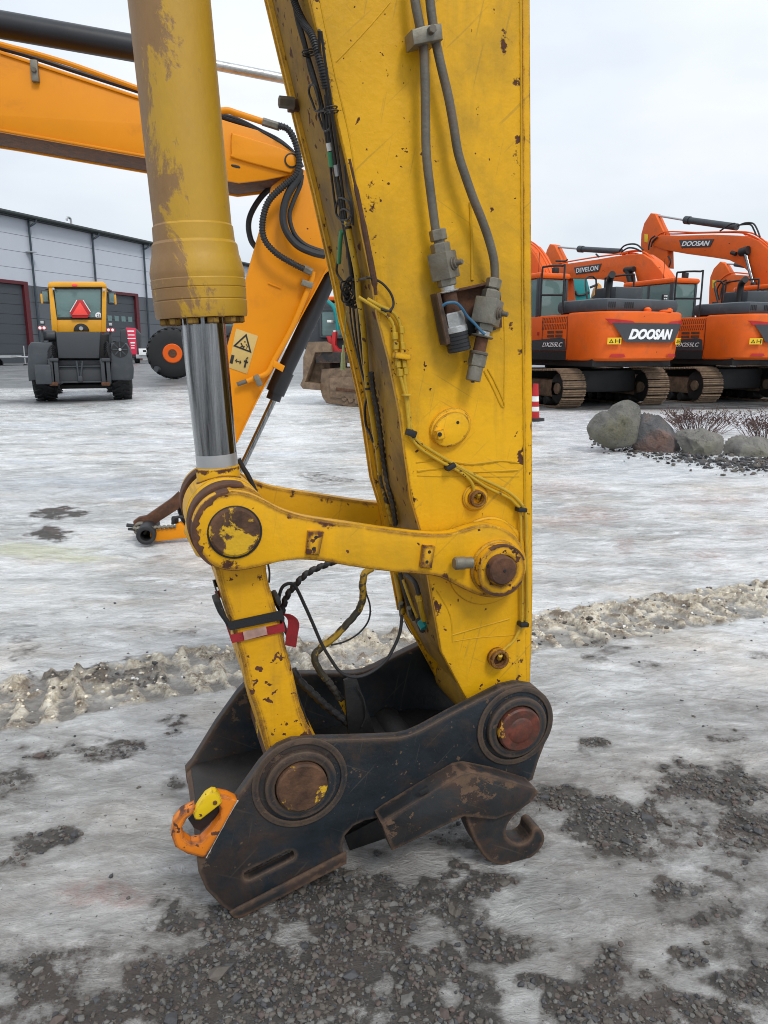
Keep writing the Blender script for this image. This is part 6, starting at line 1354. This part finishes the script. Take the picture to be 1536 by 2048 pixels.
    rail([(-1.30, -1.25, 2.1), (-1.30, -1.25, 3.12), (-1.28, -1.15, 3.2), (-1.28, -.45, 3.24), (-1.30, -.36, 3.12), (-1.30, -.36, 2.1)]); rail([(-1.30, -1.25, 2.55), (-1.30, -.36, 2.60)])
    rail([(-.25, -.95, 2.4), (.0, -.5, 3.0), (.35, -.5, 3.0), (.35, -.5, 2.4)])
    MB().cbox((-1.45, 1.75, 2.5), (.05, .18, .45), .02).build('wing_mirror', M['black'], e); MB().cbox((1.35, .6, 2.45), (.18, .05, .35), .02).build('wing_mirror', M['black'], e)
    MB().cbox((-.1, -.7, 2.25), (.9, .5, .3), .05).build('valve_cover', M['black'], e)
    for ob in [q_ for q_ in COL.objects if q_.parent == e and q_.rotation_euler[2] == 0]: ob.scale = (.95, 1, 1.045)
    return e
def tree_copy(o, parent=None):
    c = o.copy(); COL.objects.link(c); c.parent = parent
    for ch in kids.get(o.name, []): tree_copy(ch, c)
    return c
proto = make_excavator()
kids = {}
for ob in COL.objects:
    if ob.parent is not None: kids.setdefault(ob.parent.name, []).append(ob)
def place(root, k, label):
    p = E1C + (Vector((3.88, 1.4, 0)) if k > 0 else Vector((4.0, 1.35, 0))) * k; root.location = p; root['label'] = label
    return root
exc = {1: place(proto, 0, 'orange excavator whose whole rear badge panel shows, first right of the yellow arm')}
for k, lab in ((0, 'orange excavator mostly hidden behind the worn yellow arm, only a track end showing'), (2, 'orange excavator second from the yellow arm, with the shorter of the badged booms'),
               (3, 'orange excavator cut off by the right edge, its tall badged boom highest in the sky'), (4, 'farthest orange excavator, only its low bent arm visible below the tallest boom')):
    exc[k] = place(tree_copy(proto), k - 1, lab)
exc[4].location = exc[4].location + Vector((.6, 2.2, 0))
for k, e in exc.items():
    e.location.z = zg(e.location.x, e.location.y) - .02
def bframe(e): return Frame((e.location.x, e.location.y, e.location.z), -(math.pi / 2 + AZ))
def boom_set(e, boom, armp, rods, badge, word, pipes_, lift=None):
    F = bframe(e); Mr = (Matrix.Translation(e.location) @ Matrix.Rotation(-AZ, 4, 'Z')).inverted() @ (Matrix.Translation(F.o) @ Matrix.Rotation(F.th, 4, 'Z'))
    def q2(pts, w=0): return [(p.x, p.z) for p in (F.px(u, v, w) for u, v in pts)]
    def q3(pts, w=0): return [F.px(u, v, w) for u, v in pts]
    k = F.r(1, *boom[0])
    bo_ = MB().prism(q2(boom, -.22), -.22, .22, .03).xf(Mr).build('boom', M['or_w'], e)
    if armp: MB().prism(q2(armp, -.15), -.15, .15, .03).xf(Mr).build('dipper_arm', M['or_w'], e)
    for (pts, r_, mt, nm) in rods: MB().tube(q3(pts, 0), r_ * k, 14, smooth=False).xf(Mr).build(nm, M[mt], e)
    for i, pts in enumerate(pipes_): 
        w = -.16 + .32 * (i % 6) / 5; MB().tube([p for p in q3(pts, w)], 1.3 * k, 8).xf(Mr).build('hydraulic_tube', M['or'], bo_)
    if badge:
        b2_ = q2(badge, -.235); pnl = MB().prism(b2_, -.240, -.221, .004).xf(Mr).build('badge_panel', M['dark'], bo_)
        xs_ = sorted(p[0] for p in b2_); zs_ = sorted(p[1] for p in b2_); wd_ = (xs_[-1] + xs_[-2] - xs_[0] - xs_[1]) / 2
        (l0, l1) = (b2_[0], b2_[1]); ang = math.atan2(l1[1] - l0[1], l1[0] - l0[0]) ; cx_ = sum(p[0] for p in b2_) / 4; cz_ = sum(p[1] for p in b2_) / 4
        hh_ = abs((b2_[3][1] - b2_[0][1] + b2_[2][1] - b2_[1][1]) / 2)
        t_ = text_mb(word, wd_ * .88, hh_ * .62, .01, .25 if word[1] == 'O' else 0, .022 if word[1] == 'O' else .010); t_.xf(Mr @ Matrix.Translation((cx_, -.242, cz_)) @ Matrix.Rotation(-(ang + (0 if abs(ang) < 1.57 else math.pi)), 4, 'Y')); t_.build('lettering', M['white'], pnl, smooth=0)
    if lift:
        for (pts, r_, mt, nm) in lift: MB().tube(q3(pts, -.32), r_ * k, 12, smooth=False).xf(Mr).build(nm, M[mt], e)
    return F, Mr, k
boom_set(exc[2], [(1111, 549), (1113, 536), (1121, 529), (1192, 519), (1226, 513), (1262, 508), (1285, 508), (1303, 520), (1322, 542), (1350, 585), (1352, 625), (1278, 625), (1258, 576), (1245, 564), (1192, 558), (1135, 557), (1118, 556)],
         [(1089, 516), (1093, 500), (1099, 488), (1108, 490), (1121, 516), (1126, 545), (1134, 560), (1138, 606), (1119, 606), (1112, 560), (1098, 532)],
         [([(1105, 493), (1162, 498)], 1.8, 'galv', 'cylinder_rod'), ([(1160, 498), (1242, 503)], 5.0, 'dgrey', 'arm_cylinder'), ([(1158, 498), (1166, 498.5)], 6.2, 'dgrey', 'cylinder_gland')],
         [(1148, 535), (1203, 527), (1197, 543), (1152, 549)], 'DEVELON',
         [[(1118, 527), (1150, 521), (1200, 513), (1255, 506)], [(1235, 508), (1262, 502), (1285, 503), (1310, 524), (1345, 568)], [(1240, 509), (1265, 503), (1290, 505), (1318, 528), (1349, 568)], [(1245, 510), (1262, 506), (1280, 510), (1302, 530), (1338, 572)], [(1250, 512), (1262, 509), (1276, 514), (1296, 534), (1332, 574)], [(1120, 531), (1160, 526), (1240, 513)]],
         [([(1255, 540), (1264, 575)], 5, 'black', 'lift_cylinder'), ([(1268, 545), (1276, 575)], 2.2, 'galv', 'cylinder_rod'), ([(1250, 540), (1268, 538)], 4.5, 'black', 'pivot')])
boom_set(exc[3], [(1305, 484), (1310, 474), (1320, 470), (1357, 471), (1426, 469), (1478, 471), (1495, 473), (1516, 481), (1540, 502), (1575, 545), (1600, 600), (1600, 630), (1530, 630), (1513, 575), (1502, 550), (1486, 534), (1457, 520), (1426, 515), (1374, 508), (1329, 500), (1308, 492)],
         [(1281, 490), (1282, 468), (1288, 446), (1301, 426), (1310, 428), (1321, 452), (1328, 466), (1335, 500), (1336, 537), (1326, 532), (1302, 515), (1284, 508)],
         [([(1308, 430), (1374, 441)], 2.0, 'galv', 'cylinder_rod'), ([(1374, 440), (1474, 454)], 6.0, 'dgrey', 'arm_cylinder'), ([(1371, 440), (1380, 441)], 7.4, 'dgrey', 'cylinder_gland')],
         [(1358, 480), (1428, 478), (1420, 494), (1363, 496)], 'DOOSAN',
         [[(1310, 478), (1329, 464), (1391, 465), (1440, 464), (1492, 464), (1520, 475), (1560, 510)], [(1322, 466), (1345, 468), (1400, 466), (1470, 465), (1500, 470), (1530, 488), (1560, 520)], [(1488, 468), (1510, 474), (1540, 496)], [(1490, 472), (1512, 478), (1545, 506)]],
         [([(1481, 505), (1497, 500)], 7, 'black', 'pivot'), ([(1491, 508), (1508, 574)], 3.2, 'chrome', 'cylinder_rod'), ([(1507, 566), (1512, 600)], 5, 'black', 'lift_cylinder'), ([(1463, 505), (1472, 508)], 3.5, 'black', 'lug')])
boom_set(exc[4], [(1452, 556), (1462, 549), (1500, 551), (1545, 556), (1545, 600), (1500, 590), (1458, 600), (1450, 580)],
         [(1418, 575), (1420, 554), (1427, 537), (1440, 523), (1449, 527), (1462, 549), (1452, 575), (1444, 615), (1417, 615)],
         [([(1445, 527), (1475, 529)], 1.6, 'galv', 'cylinder_rod'), ([(1470, 529), (1540, 540)], 4, 'dgrey', 'arm_cylinder')], None, '', [[(1440, 560), (1462, 546), (1500, 548), (1545, 552)]])
boom_set(exc[1], [(960, 470), (1030, 480), (1056, 492), (1070, 510), (1082, 535), (1090, 562), (1092, 600), (1050, 600), (1040, 560), (1000, 520), (940, 500)], None, [], None, '',
         [[(1040, 480), (1066, 490), (1085, 512), (1108, 560)], [(1036, 484), (1062, 496), (1080, 520), (1102, 562)], [(1034, 492), (1058, 502), (1074, 526), (1096, 564)], [(1044, 476), (1070, 488), (1092, 514), (1114, 556)]])
# yellow stickers on arms, hoses on booms
for k_, (us, vs_) in ((3, (1292, 476)), (4, (1428, 568))):
    e = exc[k_]; F = bframe(e); Mr = (Matrix.Translation(e.location) @ Matrix.Rotation(-AZ, 4, 'Z')).inverted() @ (Matrix.Translation(F.o) @ Matrix.Rotation(F.th, 4, 'Z'))
    q = [(p.x, p.z) for p in (F.px(u, v, -.16) for u, v in ((us - 3, vs_ - 8), (us + 4, vs_ - 7), (us + 3, vs_ + 9), (us - 3, vs_ + 8)))]; MB().prism(q, -.165, -.152, .002).xf(Mr).build('arm_sticker', M['sticky'], e)
for k_, pts_s in ((2, ([(1238, 503), (1248, 492), (1262, 488), (1275, 490), (1286, 500)], [(1243, 504), (1256, 496), (1270, 497), (1282, 503)], [(1192, 508), (1198, 514)], [(1112, 522), (1130, 522), (1135, 519)])), (3, ([(1475, 452), (1490, 446), (1506, 447), (1514, 458), (1520, 474)], [(1478, 450), (1500, 449), (1508, 460), (1512, 470)], [(1440, 462), (1460, 449), (1470, 447)], [(1310, 472), (1302, 478), (1298, 490), (1297, 500)], [(1315, 474), (1306, 482), (1302, 494)], [(1336, 512), (1341, 522), (1338, 534)])), (4, ([(1452, 560), (1440, 568), (1434, 582), (1438, 600)], [(1460, 562), (1446, 572), (1442, 590), (1446, 606)]))):
    e = exc[k_]; F = bframe(e); Mr = (Matrix.Translation(e.location) @ Matrix.Rotation(-AZ, 4, 'Z')).inverted() @ (Matrix.Translation(F.o) @ Matrix.Rotation(F.th, 4, 'Z'))
    for pts_ in pts_s: MB().tube([F.px(u, v, -.26) for u, v in pts_], 1.6 * F.r(1, *pts_[0]), 8).xf(Mr).build('hydraulic_hose', M['rub'], e)

# ------------------------------------------------------------------ teal and pale orange arms far behind
for (nm, lab, mt, pts_, hs_, ud) in (
    ('teal_excavator_arm', 'teal excavator arm standing upright far behind, under the shorter badged boom', 'teal', [(1146, 556), (1174, 556), (1180, 580), (1182, 612), (1150, 615), (1140, 590)], [[(1136, 558), (1146, 572), (1146, 590), (1142, 606)], [(1150, 582), (1156, 590), (1172, 588), (1178, 584)]], 1160),
    ('pale_orange_excavator_arm', 'pale orange rounded excavator arm far behind, just right of the teal one', 'far_y', [(1184, 600), (1190, 578), (1197, 565), (1203, 570), (1207, 590), (1207, 640), (1184, 640)], [[(1180, 575), (1195, 569)], [(1186, 597), (1190, 592), (1190, 602)]], 1195)):
    o_ = Frame((gp(ud, 745).x, 41, zg(gp(ud, 745).x, 41)), 0); o_.o = Vector((41 * (ud - 768) / 1516, 41, zg(41 * (ud - 768) / 1516, 41)))
    t_ = fthing('distant_excavator_arm', lab, 'excavator', o_); q = [(p.x, p.z) for p in (o_.px(u, v) for u, v in pts_)]
    zt_ = max(p[1] for p in q); MB().prism(q, 0, .5, .05).build('arm_section', M[mt], t_)
    cx_ = sum(p[0] for p in q) / len(q); zb_ = min(p[1] for p in q); MB().cbox((cx_, .25, zb_ / 2), (.9, .5, zb_), .05).build('arm_section', M[mt], t_)
    for h_ in hs_: MB().tube([o_.px(u, v, -.05) for u, v in h_], .06, 8).build('hose', M['rub'], t_)
